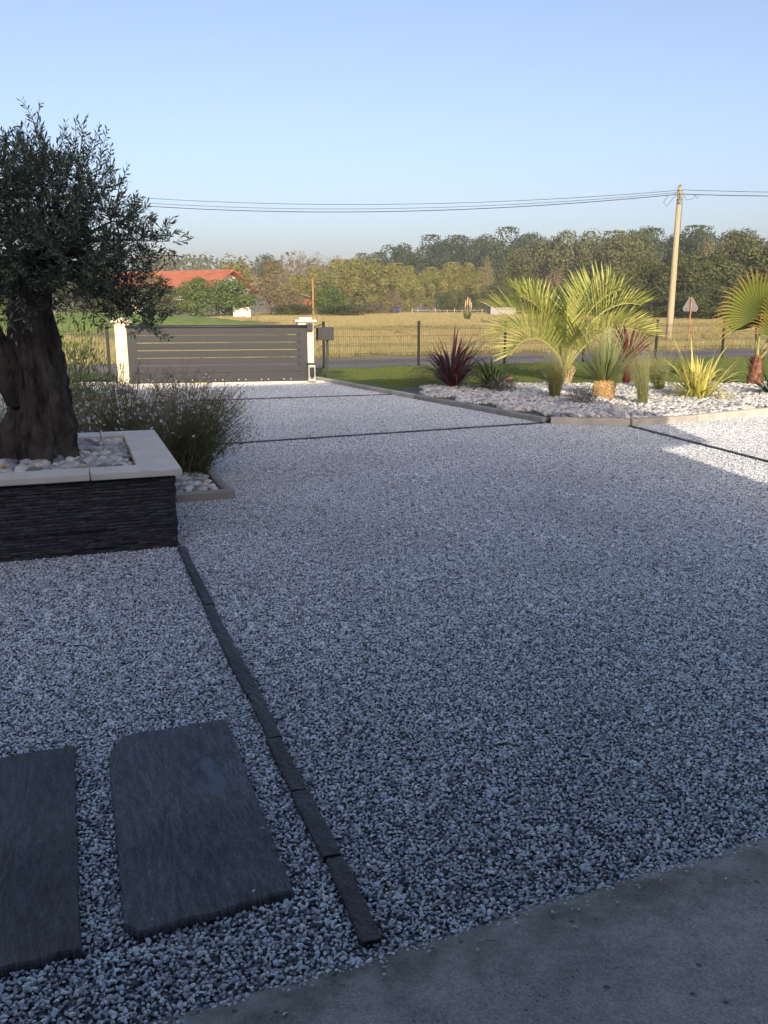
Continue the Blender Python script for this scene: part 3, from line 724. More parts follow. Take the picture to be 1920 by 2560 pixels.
fs = [(i*seg+k, i*seg+(k+1) % seg, (i+1)*seg+(k+1) % seg, (i+1)*seg+k) for i in range(rows-1) for k in range(seg)] + [tuple(range((rows-1)*seg, rows*seg))]
mb.add(vs, fs)
def wob(t, th, p): return 1 + .28*mnoise.noise(Vector((math.cos(th)*1.2, math.sin(th)*1.2, p.z*2.5 + p.x*3))) + .12*math.cos(4*th + p.z*5)
mb.tube([(.02, 0, .70), (.03, -.02, .95), (.03, -.02, 1.2), (.07, 0, 1.42), (.16, .02, 1.62)], [.17, .17, .16, .13, .08], 36, wob=wob)
mb.tube([(-.06, -.05, .50), (-.17, -.07, .76), (-.29, -.07, 1.02), (-.36, -.05, 1.3), (-.42, 0, 1.6)], [.13, .125, .11, .09, .07], 36, wob=wob)
mb.build('trunk', m_bark, ot, smooth=True)
r = np.random.RandomState(31)
K = .00335
def opx(X, Y, dy=0.0): return np.array([-2.25 + (X-150)*K, 6.55 + dy, 2.26 - (Y-480)*K])
lob = []
for (X, Y, rp) in [(145, 430, 72), (60, 420, 80), (-40, 430, 95), (205, 470, 44), (255, 505, 36), (308, 514, 26), (342, 510, 15), (175, 545, 70), (238, 560, 44), (288, 548, 24), (80, 550, 85), (0, 560, 90),
                   (212, 632, 34), (262, 668, 20), (298, 688, 12), (185, 650, 36), (95, 368, 38), (160, 388, 32), (30, 358, 36), (50, 625, 45), (-120, 500, 110), (-110, 400, 80), (145, 620, 44), (-60, 620, 70), (300, 594, 10), (225, 602, 36), (272, 640, 24), (318, 652, 14), (248, 690, 22), (292, 704, 12), (330, 700, 8)]:
    for dy in ([-.45, 0, .45] if rp > 60 else [0.0] if rp < 30 else [-.22, .22]):
        lob.append((opx(X + r.uniform(-12, 12), Y + r.uniform(-12, 12), dy + r.uniform(-.1, .1)), rp*K, rp))
br = MB()
for c, rr, rp in lob:
    s0 = Vector((-2.67 + .14, 6.56, 1.98)) if c[0] > -2.6 else Vector((-2.67 - .38, 6.54, 1.95))
    e0 = Vector(c); m0 = s0.lerp(e0, .5) + Vector((r.uniform(-.06, .06), r.uniform(-.06, .06), r.uniform(-.02, .1)))
    br.tube([s0 - OB, s0.lerp(m0, .5) - OB + Vector((0, 0, .03)), m0 - OB, e0 - OB], ([.035, .026, .016, .006] if rp > 40 else [.016, .010, .006, .002]), 6, tone=.4)
LP, LD, LN, LL, LT = [], [], [], [], []
def twig(p0, d0, L, nl, tn, lf=0.052, bend=.35):
    p = Vector(p0); d = Vector(d0).normalized(); path = [p.copy()]
    ax = Vector(r.normal(size=3)).normalized()
    for i in range(nl):
        d = (d + Vector(r.normal(0, .09, 3)) + Vector((0, 0, .02))).normalized(); p = p + d*(L/nl); path.append(p.copy())
        s_ = d.cross(ax).normalized(); ax = (ax + Vector(r.normal(0, .5, 3))).normalized()
        for sg in (1, -1):
            if r.rand() < .1: continue
            ld = (d*r.uniform(.5, 1.0) + s_*sg*r.uniform(.5, 1.0)).normalized()
            LP.append(p); LD.append(ld); LN.append(Vector(r.normal(size=3))); LL.append(lf*r.uniform(.65, 1.25)); LT.append(np.clip(tn + r.normal(0, .22), 0, 1))
    br.tube([q - OB for q in path[::3]] + [path[-1] - OB], .0022, 3, tone=.6, cap=False)
for c, rr, rp in lob:
    nt = int(34 * (rr/.2)**2) + 6
    for _ in range(min(nt, 95)):
        dr = Vector(r.normal(size=3)).normalized(); q = Vector(c) + dr*rr*(r.rand()**.45)*.95
        if q.z < 1.62 and q.x < -2.3 and q.y > 6.2: continue
        out = (dr*.9 + Vector((0, 0, .55)) + Vector(r.normal(0, .45, 3))).normalized()
        twig(q, out, r.uniform(.10, .20), r.randint(5, 9), .42)
for (X, Y, X2, Y2) in [(98, 330, 106, 232), (112, 335, 100, 262), (90, 340, 80, 280), (125, 330, 134, 270), (165, 350, 167, 248), (172, 350, 180, 290), (205, 360, 216, 268), (212, 370, 224, 300), (190, 350, 196, 286), (228, 400, 243, 340), (240, 410, 262, 380), (300, 470, 327, 448), (335, 490, 356, 455), (372, 505, 396, 498), (350, 530, 372, 546), (262, 430, 286, 418), (0, 320, 3, 296), (40, 330, 30, 300), (60, 330, 66, 300), (300, 600, 340, 612), (300, 610, 352, 600), (280, 690, 345, 705), (300, 670, 352, 668)]:
    for k in range(2):
        a = opx(X + r.uniform(-4, 4), Y, r.uniform(-.25, .25)); b = opx(X2 + r.uniform(-5, 5), Y2 + r.uniform(0, 14), 0); b[1] = a[1] + r.uniform(-.05, .05)
        twig(a, b - a, np.linalg.norm(b-a), max(5, int(np.linalg.norm(b-a)/.026)), .72, .05)
# hanging spray in front of the trunk
for k in range(10):
    a = opx(55 + r.uniform(-22, 22), 620 + r.uniform(-10, 40), -.45); twig(a, Vector((r.uniform(-.4, .5), -.2, -1)), r.uniform(.14, .24), 7, .7)
lm = MB(); leaves(lm, np.array(LP) - np.array(OB), np.array(LD), np.array(LN), np.array(LL), .0125, np.array(LT), .5, .12)
tag(br.build('branches', m_bark, ot, smooth=True))
o = lm.build('foliage', m_olive, ot); o['kind'] = 'stuff'

# ------------------------------------------------------------------ plants: builders
def strap_mesh(name, mat, L, w, bend, segs=9, kink=0.0, taper=0.45, tonefn=lambda t: .3 + .6*t, twist=0.2):
    vs = []; th = 0; p = np.array([0., 0.]); d = L/segs; T = []
    for i in range(segs+1):
        t = i/segs
        ang = bend*t**1.6 + (kink if t > .62 else 0)
        ww = w*(min(1, .55 + t*2.2) if t < .25 else 1)*(1 - max(0, (t-taper)/(1-taper))**1.5)
        ww = max(ww, w*.03)
        tw = twist*t
        for s_, zf in ((-.5, .18), (0, 0), (.5, .18)):
            vs.append((s_*ww*math.cos(tw), p[0] - zf*ww*math.sin(ang), p[1] + zf*ww*math.cos(ang) * (1 if True else 0)))
            T.append(tonefn(t))
        p = p + np.array([math.sin(ang), math.cos(ang)])*d
    fs = [(i*3+k, i*3+k+1, (i+1)*3+k+1, (i+1)*3+k) for i in range(segs) for k in range(2)]
    return MB().add(vs, fs, np.array(T)).mesh(name, mat, True)
def rosette(e, meshes, n, tilt, r0, zb, seed, smin=.75, smax=1.1, zspread=0.0, az=None):
    r = np.random.RandomState(seed)
    for i in range(n):
        a = r.uniform(0, 2*math.pi) if az is None else r.uniform(*az)
        t = tilt[0] + (tilt[1]-tilt[0])*r.rand()**.8
        s_ = r.uniform(smin, smax)
        rot = (Matrix.Rotation(a, 3, 'Z') @ Matrix.Rotation(-t, 3, 'X')).to_euler()
        q = Vector((-math.sin(a), math.cos(a), 0))*r0*r.rand()
        link('leaf', meshes[r.randint(len(meshes))], e, loc=(q.x, q.y, zb + zspread*(1 - t/max(tilt[1], .01))), rot=rot, scale=(s_, s_, s_))
def strap_plant(name, label, cat, loc, mats, n, L, w, bends, tilt, seed, r0=.05, zb=0.0, tonefn=lambda t: .3+.6*t, zspread=0, kink=0, smin=.7, smax=1.1, twist=.3):
    e = empty(name, loc); tag(e, label, cat)
    rosette(e, [strap_mesh('leaf', mats, L*s_, w, b, kink=kink, tonefn=tonefn, twist=twist*sg) for b in bends for s_, sg in ((1, 1), (.85, -1))], n, tilt, r0, zb, seed, smin, smax, zspread)
    return e
def tuft(mb, r, n, H, base_r, top_r, w, tone_hi=1.0, lean=(0, 0), droop=.15, c=(0, 0, 0), segs=5):
    """fine grass blades rising from a narrow foot"""
    a = r.uniform(0, 2*math.pi, n); rb = base_r*np.sqrt(r.rand(n)); rt = top_r*np.sqrt(r.rand(n)); h = H*r.uniform(.6, 1.05, n)
    a2 = a + r.normal(0, .5, n); fa = r.uniform(0, math.pi, n)
    bl = r.normal(.08, .22, n)
    for i in range(n):
        vs = []; tt = []
        for k in range(segs+1):
            t = k/segs; e_ = t**1.5
            x = c[0] + math.cos(a[i])*rb[i]*(1-t) + math.cos(a2[i])*rt[i]*e_ + lean[0]*t*t; y = c[1] + math.sin(a[i])*rb[i]*(1-t) + math.sin(a2[i])*rt[i]*e_ + lean[1]*t*t
            z = c[2] + h[i]*(t - droop*t**3*rt[i]/max(top_r, .01)); ww = w*(1-.85*t)/2
            vs += [(x-math.cos(fa[i])*ww, y-math.sin(fa[i])*ww, z), (x+math.cos(fa[i])*ww, y+math.sin(fa[i])*ww, z)]; tt += [t*tone_hi*.8 + bl[i]]*2
        mb.add(vs, [(k*2, k*2+1, k*2+3, k*2+2) for k in range(segs)], np.clip(np.array(tt), 0, 1))
def tuft_plant(name, label, cat, loc, mat, n, H, br_, tr, w, seed, **k):
    e = empty(name, loc); tag(e, label, cat); r = np.random.RandomState(seed); mb = MB(); tuft(mb, r, n, H, br_, tr, w, **k)
    o = mb.build('blades', mat, e); o['kind'] = 'stuff'; return e
def bushy(name, label, cat, loc, mat, rx, rz_, n, seed, lf=.03, w=.012, stems=14, up=.5, mat2=None, extra=None):
    e = empty(name, loc); tag(e, label, cat); r = np.random.RandomState(seed)
    d = r.normal(size=(n, 3)); d /= np.linalg.norm(d, axis=1)[:, None]; d[:, 2] = np.abs(d[:, 2])
    q = d * (r.rand(n, 1)**.4) * np.array([rx, rx, rz_]) * (1 + .18*np.sin(d[:, :1]*7 + d[:, 1:2]*9 + seed))
    mb = MB(); dd = d*.7 + r.normal(0, .45, (n, 3)); dd[:, 2] += up
    leaves(mb, q, dd, r.normal(size=(n, 3)), lf*r.uniform(.6, 1.3, n), w, np.clip(r.normal(.5, .25, n), 0, 1))
    o = mb.build('foliage', mat, e); o['kind'] = 'stuff'
    st = MB()
    for i in range(stems):
        k = r.randint(n); st.tube([(0, 0, 0), tuple(q[k]*.5 + np.array([0, 0, .02])), tuple(q[k]*.95)], [.008, .005, .002], 4)
    st.build('stems', m_bark2, e)
    return e

# right-hand bed ---------------------------------------------------
BZ = .07
base_red = lambda t: max(0, t*1.2)
strap_plant('cordyline', 'purple strap-leaved cordyline at the left end of the pebble bed', 'plant', (1.43, 17.95, BZ), m_purple, 150, 1.38, .046, (.2, .7, 1.3, 1.9), (0.02, 1.05), 41, r0=.09, tonefn=base_red)
strap_plant('agapanthus', 'dark green strappy plant between the purple cordyline and the feather grass', 'plant', (2.22, 17.5, BZ), m_strap, 110, .92, .040, (.5, 1.0, 1.5, 2.0), (.15, 1.25), 42, r0=.12, smin=.6)
bushy('lavender', 'grey lavender cushion in front of the dark green strappy plant', 'plant', (2.33, 16.9, BZ-.02), m_lav, .32, .38, 1500, 43, .08, .006, up=1.0)
e = tuft_plant('feather_grass', 'tall upright feather grass clump in front of the feathery palm', 'grass', (3.14, 15.75, BZ-.02), m_stipa, 620, 1.16, .10, .46, .0042, 44, droop=.2)
bushy('lavender', 'small dark lavender cushion at the foot of the spiky yucca', 'plant', (3.42, 14.75, BZ-.02), m_lav, .31, .33, 1400, 45, .07, .006, up=.9)
tuft_plant('feather_grass', 'smaller leaning feather grass clump right of the yucca', 'grass', (4.42, 14.6, BZ-.02), m_stipa, 420, 1.0, .085, .29, .0042, 46, lean=(-.2, 0), droop=.1)
strap_plant('cordyline', 'red cordyline with a red stem standing behind the yucca', 'plant', (5.25, 18.6, BZ), m_red, 44, 1.15, .058, (.4, .9, 1.4), (.12, 1.25), 47, r0=.04, zb=.42, zspread=.15, tonefn=lambda t: .2+.8*t)
cs = [o for o in COL.objects if o.get('label', '').startswith('red cordyline')][0]
mb = MB(); r = np.random.RandomState(5)
mb.tube([(0, 0, -.02), (.01, 0, .25), (0, .01, .48)], [.075, .06, .045], 10, tone=.05)
for k in range(70):
    a = r.uniform(0, 6.28); z = r.uniform(.0, .42); leaves(mb, np.array([[math.cos(a)*.05, math.sin(a)*.05, z]]), np.array([[math.cos(a)*.5, math.sin(a)*.5, 1.]]), np.array([[math.cos(a), math.sin(a), 0.]]), .14, .035, .05)
mb.build('stem', m_red, cs)
strap_plant('phormium', 'golden yellow phormium with arching sword leaves in the sunlit pebbles', 'plant', (5.76, 15.75, BZ-.01), m_gold, 165, 1.22, .048, (.2, .7, 1.4, 2.1), (.02, 1.35), 48, r0=.2, smin=.45, smax=1.05, tonefn=lambda t: .25 + .7*min(1, t*2), twist=.6)
tuft_plant('bronze_sedge', 'thin bronze sedge leaning behind the golden phormium', 'grass', (5.55, 17.3, BZ-.02), m_stipa, 420, .95, .10, .55, .006, 49, lean=(-.25, 0))
strap_plant('agapanthus', 'small green strappy plant at the foot of the fan palm', 'plant', (7.42, 16.4, BZ), m_strap, 50, .66, .042, (.5, 1.0, 1.6), (.1, 1.2), 50, r0=.07)
strap_plant('young_strap_plant', 'narrow green shoot of leaves close behind the yucca trunk', 'plant', (4.32, 16.2, BZ), m_strap, 22, .42, .028, (.3, .7), (.05, .55), 51, r0=.05)

# yucca with a scaly trunk
ye = empty('yucca', (3.97, 15.5, BZ-.03)); tag(ye, 'round spiky yucca on a short scaly trunk among the pebbles', 'plant')
mb = MB(); mb.tube([(0, 0, -.02), (0, 0, .05), (0, 0, .2), (0, 0, .33), (0, 0, .39)], [.15, .168, .18, .17, .11], 20)
mb.build('trunk', m_scale, ye)
mb = MB(); r = np.random.RandomState(9)
for j in range(13):
    for k in range(22):
        a = 2*math.pi*(k + .5*(j % 2))/22 + r.normal(0, .04); z = .01 + j*.027; rr = [.175, .185, .193, .198, .2, .2, .2, .198, .196, .192, .186, .178, .165][j]*.91
        o3 = np.array([math.cos(a), math.sin(a), 0]); tg = np.array([-math.sin(a), math.cos(a), 0]); c = o3*rr + np.array([0, 0, z])
        mb.add([c - tg*.026, c + tg*.026, c + o3*.030 + np.array([0, 0, .022]), c + o3*.004 + np.array([0, 0, .034])], [(0, 1, 2), (1, 3, 2), (3, 0, 2)], r.rand())
mb.build('scales', m_scale, ye)
ym = [strap_mesh('leaf', m_yucca, L, .019, b, segs=5, taper=.25, tonefn=lambda t: t, twist=.1) for L, b in ((1.10, .04), (1.2, .1), (1.0, .16), (1.12, .22))]
rosette(ye, ym, 230, (.02, 1.08), .11, .33, 52, .75, 1.08, zspread=.06)

# feathery palm
pa = empty('feather_palm', (4.05, 19.3, .05)); tag(pa, 'feathery palm with arching yellow-green fronds at the back of the pebble bed', 'palm')
def frond(L, curve, elev0, nl, lf, seed, vee=.75):
    r = np.random.RandomState(seed); mb = MB(); segs = 26; p = np.zeros(3); th = elev0; pts = [p.copy()]; ths = [th]
    for i in range(segs):
        t = i/segs
        th = elev0 - curve*t**1.7
        p = p + np.array([0, math.cos(th), math.sin(th)])*L/segs; pts.append(p.copy()); ths.append(th)
    mb.tube([tuple(q) for q in pts], [.024*(1-.85*i/segs)+.003 for i in range(segs+1)], 6, tone=.75)
    P, D, Nn, LL, T = [], [], [], [], []
    for i in range(nl):
        t = .27 + .73*i/nl; k = t*segs; a = int(min(segs-1, k)); q = pts[a] + (pts[a+1]-pts[a])*(k-a); th = ths[a+1]
        fw = np.array([0, math.cos(th), math.sin(th)]); up = np.array([0, -math.sin(th), math.cos(th)])
        ln = lf*(.55 + .75*math.sin(min(1, (t-.22)/.72)*math.pi*.82))
        for s_ in (-1, 1):
            d = fw*(.55 + .5*t) + np.array([s_*1.0, 0, 0])*(1-.35*t) + up*vee + r.normal(0, .07, 3)
            P.append(q); D.append(d); Nn.append(up + np.array([-s_*.8, 0, 0])); LL.append(ln*r.uniform(.85, 1.1)); T.append(np.clip(.5 + r.normal(0, .22) + .15*t, 0, 1))
    n = len(P); P = np.array(P); D = np.array(D); D /= np.linalg.norm(D, axis=1)[:, None]; LL = np.array(LL)
    side = np.cross(D, np.array(Nn)); side /= np.linalg.norm(side, axis=1)[:, None]
    dr = np.zeros((n, 3)); dr[:, 2] = -1
    v = []
    for f_, wd in ((0, .014), (.35, .030), (.75, .019), (1.0, .002)):
        c = P + D*(LL*f_)[:, None] + dr*(LL*f_*f_*.05)[:, None]
        v.append(np.stack([c - side*wd/2, c + side*wd/2], 1))
    v = np.concatenate(v, 1).reshape(-1, 3)
    f = np.concatenate([np.arange(n)[:, None]*8 + np.array([[0, 1, 3, 2]]) + 2*k for k in range(3)])
    mb.add(v, f, np.repeat(np.array(T), 8))
    return mb.mesh('frond', m_palm)
#        azimuth (0 = away from the viewer, 90 = left), length, curve, start elevation, leaflet length
for i, (az, L, cu, el, lf) in enumerate([(84, 2.3, 1.5, 1.24, .62), (66, 2.25, 1.15, 1.34, .62), (106, 2.05, 1.9, 1.14, .56), (122, 2.0, 2.2, .98, .50), (165, 1.9, .9, 1.32, .58), (188, 1.5, 1.6, 1.2, .5),
        (-55, 2.55, 1.0, 1.32, .66), (-80, 2.5, 1.6, 1.24, .62), (-97, 2.25, 1.9, 1.14, .55), (-116, 2.2, 1.8, 1.05, .55), (-35, 2.3, 1.0, 1.40, .62), (42, 2.2, 1.2, 1.36, .6), (-72, 2.4, 1.2, 1.36, .64), (96, 2.1, 1.1, 1.36, .6)]):
    link('frond', frond(L, cu, el, 29, lf, 60+i), pa, loc=(.03*math.sin(i*2.1), .03*math.cos(i*1.7), .22 + .02*(i % 4)), rot=(0, 0, R(az)))
mb = MB(); mb.tube([(0, 0, -.03), (0, 0, .12), (0, 0, .32)], [.13, .15, .08], 12)
for k in range(22):
    a = 2*math.pi*k/22 + .1*k; mb.tube([(math.cos(a)*.11, math.sin(a)*.11, .02 + .012*(k % 7)), (math.cos(a)*.17, math.sin(a)*.17, .16 + .015*(k % 7)), (math.cos(a)*.24, math.sin(a)*.24, .30 + .03*(k % 5))], [.035, .028, .008], 5)
mb.build('trunk', plain('palm_boots', (0.30, 0.24, 0.13), 0.9, 0.1, nscale=14, var=.4), pa)

# fan palm at the right edge
wp = empty('fan_palm', (8.0, 18.55, .05)); tag(wp, 'fan palm with one big orange-tipped leaf at the right edge', 'palm')
r = np.random.RandomState(77)
mb = MB(); mb.tube([(0, 0, -.03), (0, 0, .15), (.01, 0, .40), (.02, 0, .66)], [.17, .145, .12, .07], 14)
mb.build('trunk', m_fibre, wp)
mb = MB()
for k in range(46):
    a = r.uniform(0, 6.28); z = r.uniform(.0, .55); rr = .16 - .1*z
    o3 = np.array([math.cos(a), math.sin(a), 0]); tg = np.array([-math.sin(a), math.cos(a), 0]); c = o3*rr + np.array([0, 0, z])
    w_ = r.uniform(.03, .05); tip = c + o3*r.uniform(.05, .12) + np.array([0, 0, r.uniform(.07, .16)])
    mb.add([c - tg*w_, c + tg*w_, c + o3*.03 + tg*w_*.6 + np.array([0, 0, .08]), tip, c + o3*.03 - tg*w_*.6 + np.array([0, 0, .08])], [(0, 1, 2, 4), (4, 2, 3)])
mb.build('leaf_boots', m_fibre, wp)
def fan_leaf(Rr, spread, nseg, seed, cup=.25, droop=.25, tbase=0.0, rag=.08):
    r = np.random.RandomState(seed); mb = MB()
    for k in range(nseg):
        a = -spread/2 + spread*(k+.5)/nseg; hw = spread/nseg*.52
        L = Rr*(.72 + .28*math.cos(a*.62))*r.uniform(1-rag, 1.0)
        vs = []; tt = []; dp = droop*r.uniform(.4, 1.6)
        st = [0, .25, .5, .62, .75, .88, 1.0]
        for t in st:
            rr = L*t; ww = rr*math.sin(hw) if t <= .56 else L*.56*math.sin(hw)*(1-(t-.56)/.44*.93)
            bend = dp*max(0, t-.55)**2*L*2.2
            for s_, zf in ((-1, 0), (0, 1), (1, 0)):
                x = math.sin(a)*rr + math.cos(a)*ww*s_; z_ = math.cos(a)*rr - math.sin(a)*ww*s_ - bend
                vs.append((x, -cup*rr*rr/Rr*.6 + zf*ww*.55 - bend*.4, z_)); tt.append(min(1, max(0, tbase + (t-.30)*1.25 + r.uniform(-.05, .05))))
        mb.add(vs, [(i*3+q, i*3+q+1, i*3+q+4, i*3+q+3) for i in range(len(st)-1) for q in range(2)], np.array(tt))
    return mb.mesh('leaf_blade', m_fan)
def fan(hub, Rr, spread, nseg, seed, rot, foot=(0, 0, .5), **k):
    mb = MB(); h = Vector(hub); f = Vector(foot); mid = f.lerp(h, .5) + Vector((0, 0, .05))
    pt = mb.tube([tuple(f), tuple(mid), tuple(h)], [.040, .026, .017], 8).build('petiole', m_petiole, wp)
    link('leaf_blade', fan_leaf(Rr, spread, nseg, seed, **k), pt, loc=hub, rot=rot)
fan((-.06, -.15, 1.46), 1.2, R(235), 42, 1, (R(6), 0, R(-6)))
fan((.42, .10, 1.30), 1.05, R(230), 40, 2, (R(-10), R(24), R(30)))
fan((.30, -.35, 1.0), .85, R(220), 36, 3, (R(25), R(35), R(-20)), tbase=.1)
fan((.06, .35, 1.25), .95, R(230), 36, 4, (R(-35), R(-5), R(160)))
mb = MB()
for k in range(26):      # dry curled threads
    a = np.array([-.55 - .3*r.rand(), -.1, 1.15 + .75*r.rand()]); d = np.array([-r.uniform(.05, .25), 0, r.uniform(-.25, .05)])
    mb.tube([tuple(a), tuple(a + d*.6 + np.array([0, 0, .04])), tuple(a + d), tuple(a + d*1.1 - np.array([-.04, 0, .06]))], .004, 4)
mb.build('dry_threads', m_stipa, wp)

tl = MB().box((0, 0, .02), (.38, .22, .05)).build('terracotta_tile', m_terra, loc=(2.85, 20.3, .06)); tag(tl, 'flat terracotta tile lying in the lawn behind the strappy plant', 'tile')

# left bed ----------------------------------------------------------
def wispy(name, label, loc, n, H, spread, seed, flowers, lean=(0, 0), n_leaf=7, tone=.5):
    e = empty(name, loc); tag(e, label, 'shrub'); r = np.random.RandomState(seed); mb = MB(); fl_ = MB()
    LPs, LDs, LTs = [], [], []; FP = []
    for i in range(n):
        a = r.uniform(0, 2*math.pi); rt = spread*math.sqrt(r.rand()); h = H*r.uniform(.45, 1.05)*(1-.25*(rt/spread)**2); fa = r.uniform(0, math.pi); b = r.uniform(0, .12)
        vs = []; w = .0045; segs = 5; cr = r.normal(0, .05, 2); tn = np.clip(tone + r.normal(0, .25), 0, 1)
        for k in range(segs+1):
            t = k/segs; x = math.cos(a)*(b*(1-t) + rt*t**1.25) + lean[0]*t**1.5 + cr[0]*math.sin(t*4); y = math.sin(a)*(b*(1-t) + rt*t**1.25) + lean[1]*t**1.5 + cr[1]*math.sin(t*5); z = h*(t - .12*t*t)
            vs += [(x-math.cos(fa)*w/2, y-math.sin(fa)*w/2, z), (x+math.cos(fa)*w/2, y+math.sin(fa)*w/2, z)]
            if k:
                for _ in range(n_leaf):
                    if r.rand() < 1.15 - t*.75:
                        LPs.append((x + r.normal(0, .02), y + r.normal(0, .02), z + r.uniform(-.1, .02)*h)); LDs.append((math.cos(a)+r.normal(0, .8), math.sin(a)+r.normal(0, .8), .9)); LTs.append(tn)
        if r.rand() < flowers: FP.append((x, y, z*r.uniform(.7, 1.0)))
        mb.add(vs, [(k*2, k*2+1, k*2+3, k*2+2) for k in range(segs)], tn)
    leaves(mb, np.array(LPs), np.array(LDs), r.normal(size=(len(LPs), 3)), .035*r.uniform(.6, 1.4, len(LPs)), .009, np.array(LTs))
    o = mb.build('foliage', m_gaura, e); o['kind'] = 'stuff'
    if FP:
        FP = np.array(FP)
        for q in range(4):
            leaves(fl_, FP, r.normal(size=FP.shape), r.normal(size=FP.shape), .024, .02, r.rand(len(FP)))
        o = fl_.build('flowers', m_flower, e); o['kind'] = 'stuff'
    return e
wispy('gaura_shrub', 'wispy shrub dotted with white flowers behind the raised planter', (-2.85, 9.35, .04), 560, 1.22, .74, 81, .30, lean=(.05, 0), n_leaf=4, tone=.6)
wispy('gaura_shrub', 'brownish wispy shrub with white flowers left of the kerb near the drive', (-2.45, 10.5, .04), 380, 1.1, .70, 82, .22, lean=(.1, 0), n_leaf=4, tone=.85)
wispy('broom_shrub', 'fine-stemmed green shrub fanning over the small kerb beside the planter', (-1.93, 8.40, .04), 430, 1.02, .42, 83, .03, lean=(.26, .1), n_leaf=4, tone=.3)
wispy('broom_shrub', 'low dark green shrub filling the corner behind the planter', (-2.22, 8.45, .04), 320, .74, .36, 84, .05, lean=(.06, 0), n_leaf=5, tone=.25)
bushy('rosemary_bush', 'rounded green rosemary bush right of the olive trunk', 'shrub', (-4.15, 11.2, .05), m_bush, .55, .72, 4200, 85, .06, .012)
bushy('rosemary_bush', 'green bush at the left edge behind the olive trunk', 'shrub', (-5.75, 11.9, .05), m_bush, .6, .75, 3000, 86, .06, .012)
bushy('heather', 'low purple heather cushion just behind the planter coping', 'plant', (-2.95, 8.55, .04), m_heath, .38, .40, 1800, 87, .04, .008)
bushy('heather', 'purple-brown heather cushion at the foot of the white-flowered shrub', 'plant', (-3.3, 9.3, .04), m_heath, .34, .38, 1500, 88, .04, .008)
strap_plant('phormium', 'yellow variegated phormium seen right of the olive trunk', 'plant', (-5.5, 14.4, .05), m_gold, 34, .95, .045, (.3, .8, 1.4), (.05, .8), 89, r0=.08)
bushy('oleander', 'open leafy green shrub in front of the left gate pillar', 'shrub', (-5.35, 14.9, .05), m_fresh, .62, 1.45, 1500, 90, .11, .022, 20, up=.7)
bushy('oleander', 'tall green shrub behind the olive crown left of the gate', 'shrub', (-7.2, 16.6, .05), m_fresh, .9, 1.7, 2400, 91, .11, .024, 20, up=.7)

# lawn blades
r = np.random.RandomState(55); gt = []
for k in range(3):
    mb = MB(); n = 2600
    Pp = np.c_[r.uniform(-.5, .5, (n, 2)), np.zeros(n)]; D = np.c_[r.normal(0, .45, (n, 2)), np.ones(n)]
    leaves(mb, Pp, D, r.normal(size=(n, 3)), r.uniform(.025, .055, n), .006, np.clip(r.normal(.5, .25, n), 0, 1), .3); gt.append(mb.mesh('grass_tile', m_blade))
gx, gy = np.meshgrid(np.arange(-1.5, 19, .96), np.arange(15, 33, .96)); P = np.c_[gx.ravel(), gy.ravel()]
lw = [(-1.0, 20.9), (0.4, 18.6), (1.6, 18.9), (4.3, 19.7), (6.4, 19.75), (8.6, 19.5), (12.3, 19.9), (15, 19.6), (20, 22), (fl(7)[0], fl(7)[1]-.1), (fl(0)[0], fl(0)[1]-.1), (-1.2, 22.4)]
P = P[inside(P, lw)]; n = len(P)
scatter('lawn_grass', gt, np.c_[P, np.full(n, .045)], r.uniform(0, 6.28, n), r.randint(0, 3, n), 1.0, 'short green grass of the lawn inside the fence', 'grass')
# dry meadow
ft = []
for k in range(3):
    mb = MB(); n = 1100
    Pp = np.c_[r.uniform(-1.1, 1.1, (n, 2)), np.zeros(n)]; D = np.c_[r.normal(0, .35, (n, 2)), np.ones(n)]
    leaves(mb, Pp, D, r.normal(size=(n, 3)), r.uniform(.14, .42, n), .018, np.clip(r.normal(.45, .28, n), 0, 1), .35); ft.append(mb.mesh('meadow_tile', m_hay))
pts = []
for yy in np.arange(26, 118, 1.9):
    hw = yy*.52 + 5
    for xx in np.arange(-hw, hw, 1.9): pts.append((xx + r.uniform(-.5, .5), yy + r.uniform(-.5, .5)))
P = np.array(pts); off = (P - r0) @ rn; P = P[(off > 5.6) & ~((((P[:, 0]+22)/15)**2 + ((P[:, 1]-66)/13)**2) < .95)]
patch = np.array([mnoise.noise(Vector((x*.07, y*.05, 2))) for x, y in P]); keep = patch > -.25; P = P[keep]; n = len(P)
scatter('meadow_grass', ft, np.c_[P, ter(P[:, 0], P[:, 1]) - .06], r.uniform(0, 6.28, n), r.randint(0, 3, n), r.uniform(.6, 1.15, n), 'dry golden meadow grass of the field beyond the road', 'grass')

# ------------------------------------------------------------------ gate, pillars, mailbox, fence
GA = np.array([-5.72, 19.33]); GB = np.array([-1.78, 20.17]); gl = np.linalg.norm(GB-GA); ga = math.atan2(*(GB-GA)[::-1])
ge = empty('sliding_gate', (GA[0], GA[1], 0), ga); tag(ge, 'anthracite sliding gate of wide horizontal panels between the cream pillars', 'gate')
gh0, gh1 = .10, 1.285; npn = 7; st = .20; gapz = .021
ph = (gh1 - gh0 - .03 - gapz*(npn-1)) / npn
for i in range(npn):
    z = gh0 + i*(ph+gapz) + ph/2
    MB().box((gl/2, 0, z), (gl - 2*st + .004, .028, ph)).build('panel', m_anth, ge)
for x in (st/2, gl-st/2):
    MB().bevbox((x, 0, (gh0+gh1)/2 - .02), (st, .05, gh1-gh0-.04), .004).build('stile', m_anth, ge)
MB().tube([(-.02, 0, gh1), (gl+.02, 0, gh1)], .036, 14).build('top_rail', m_anth, ge, smooth=True)
MB().bevbox((gl/2, 0, .075), (gl+.04, .07, .07), .006).build('bottom_rail', m_anth, ge)
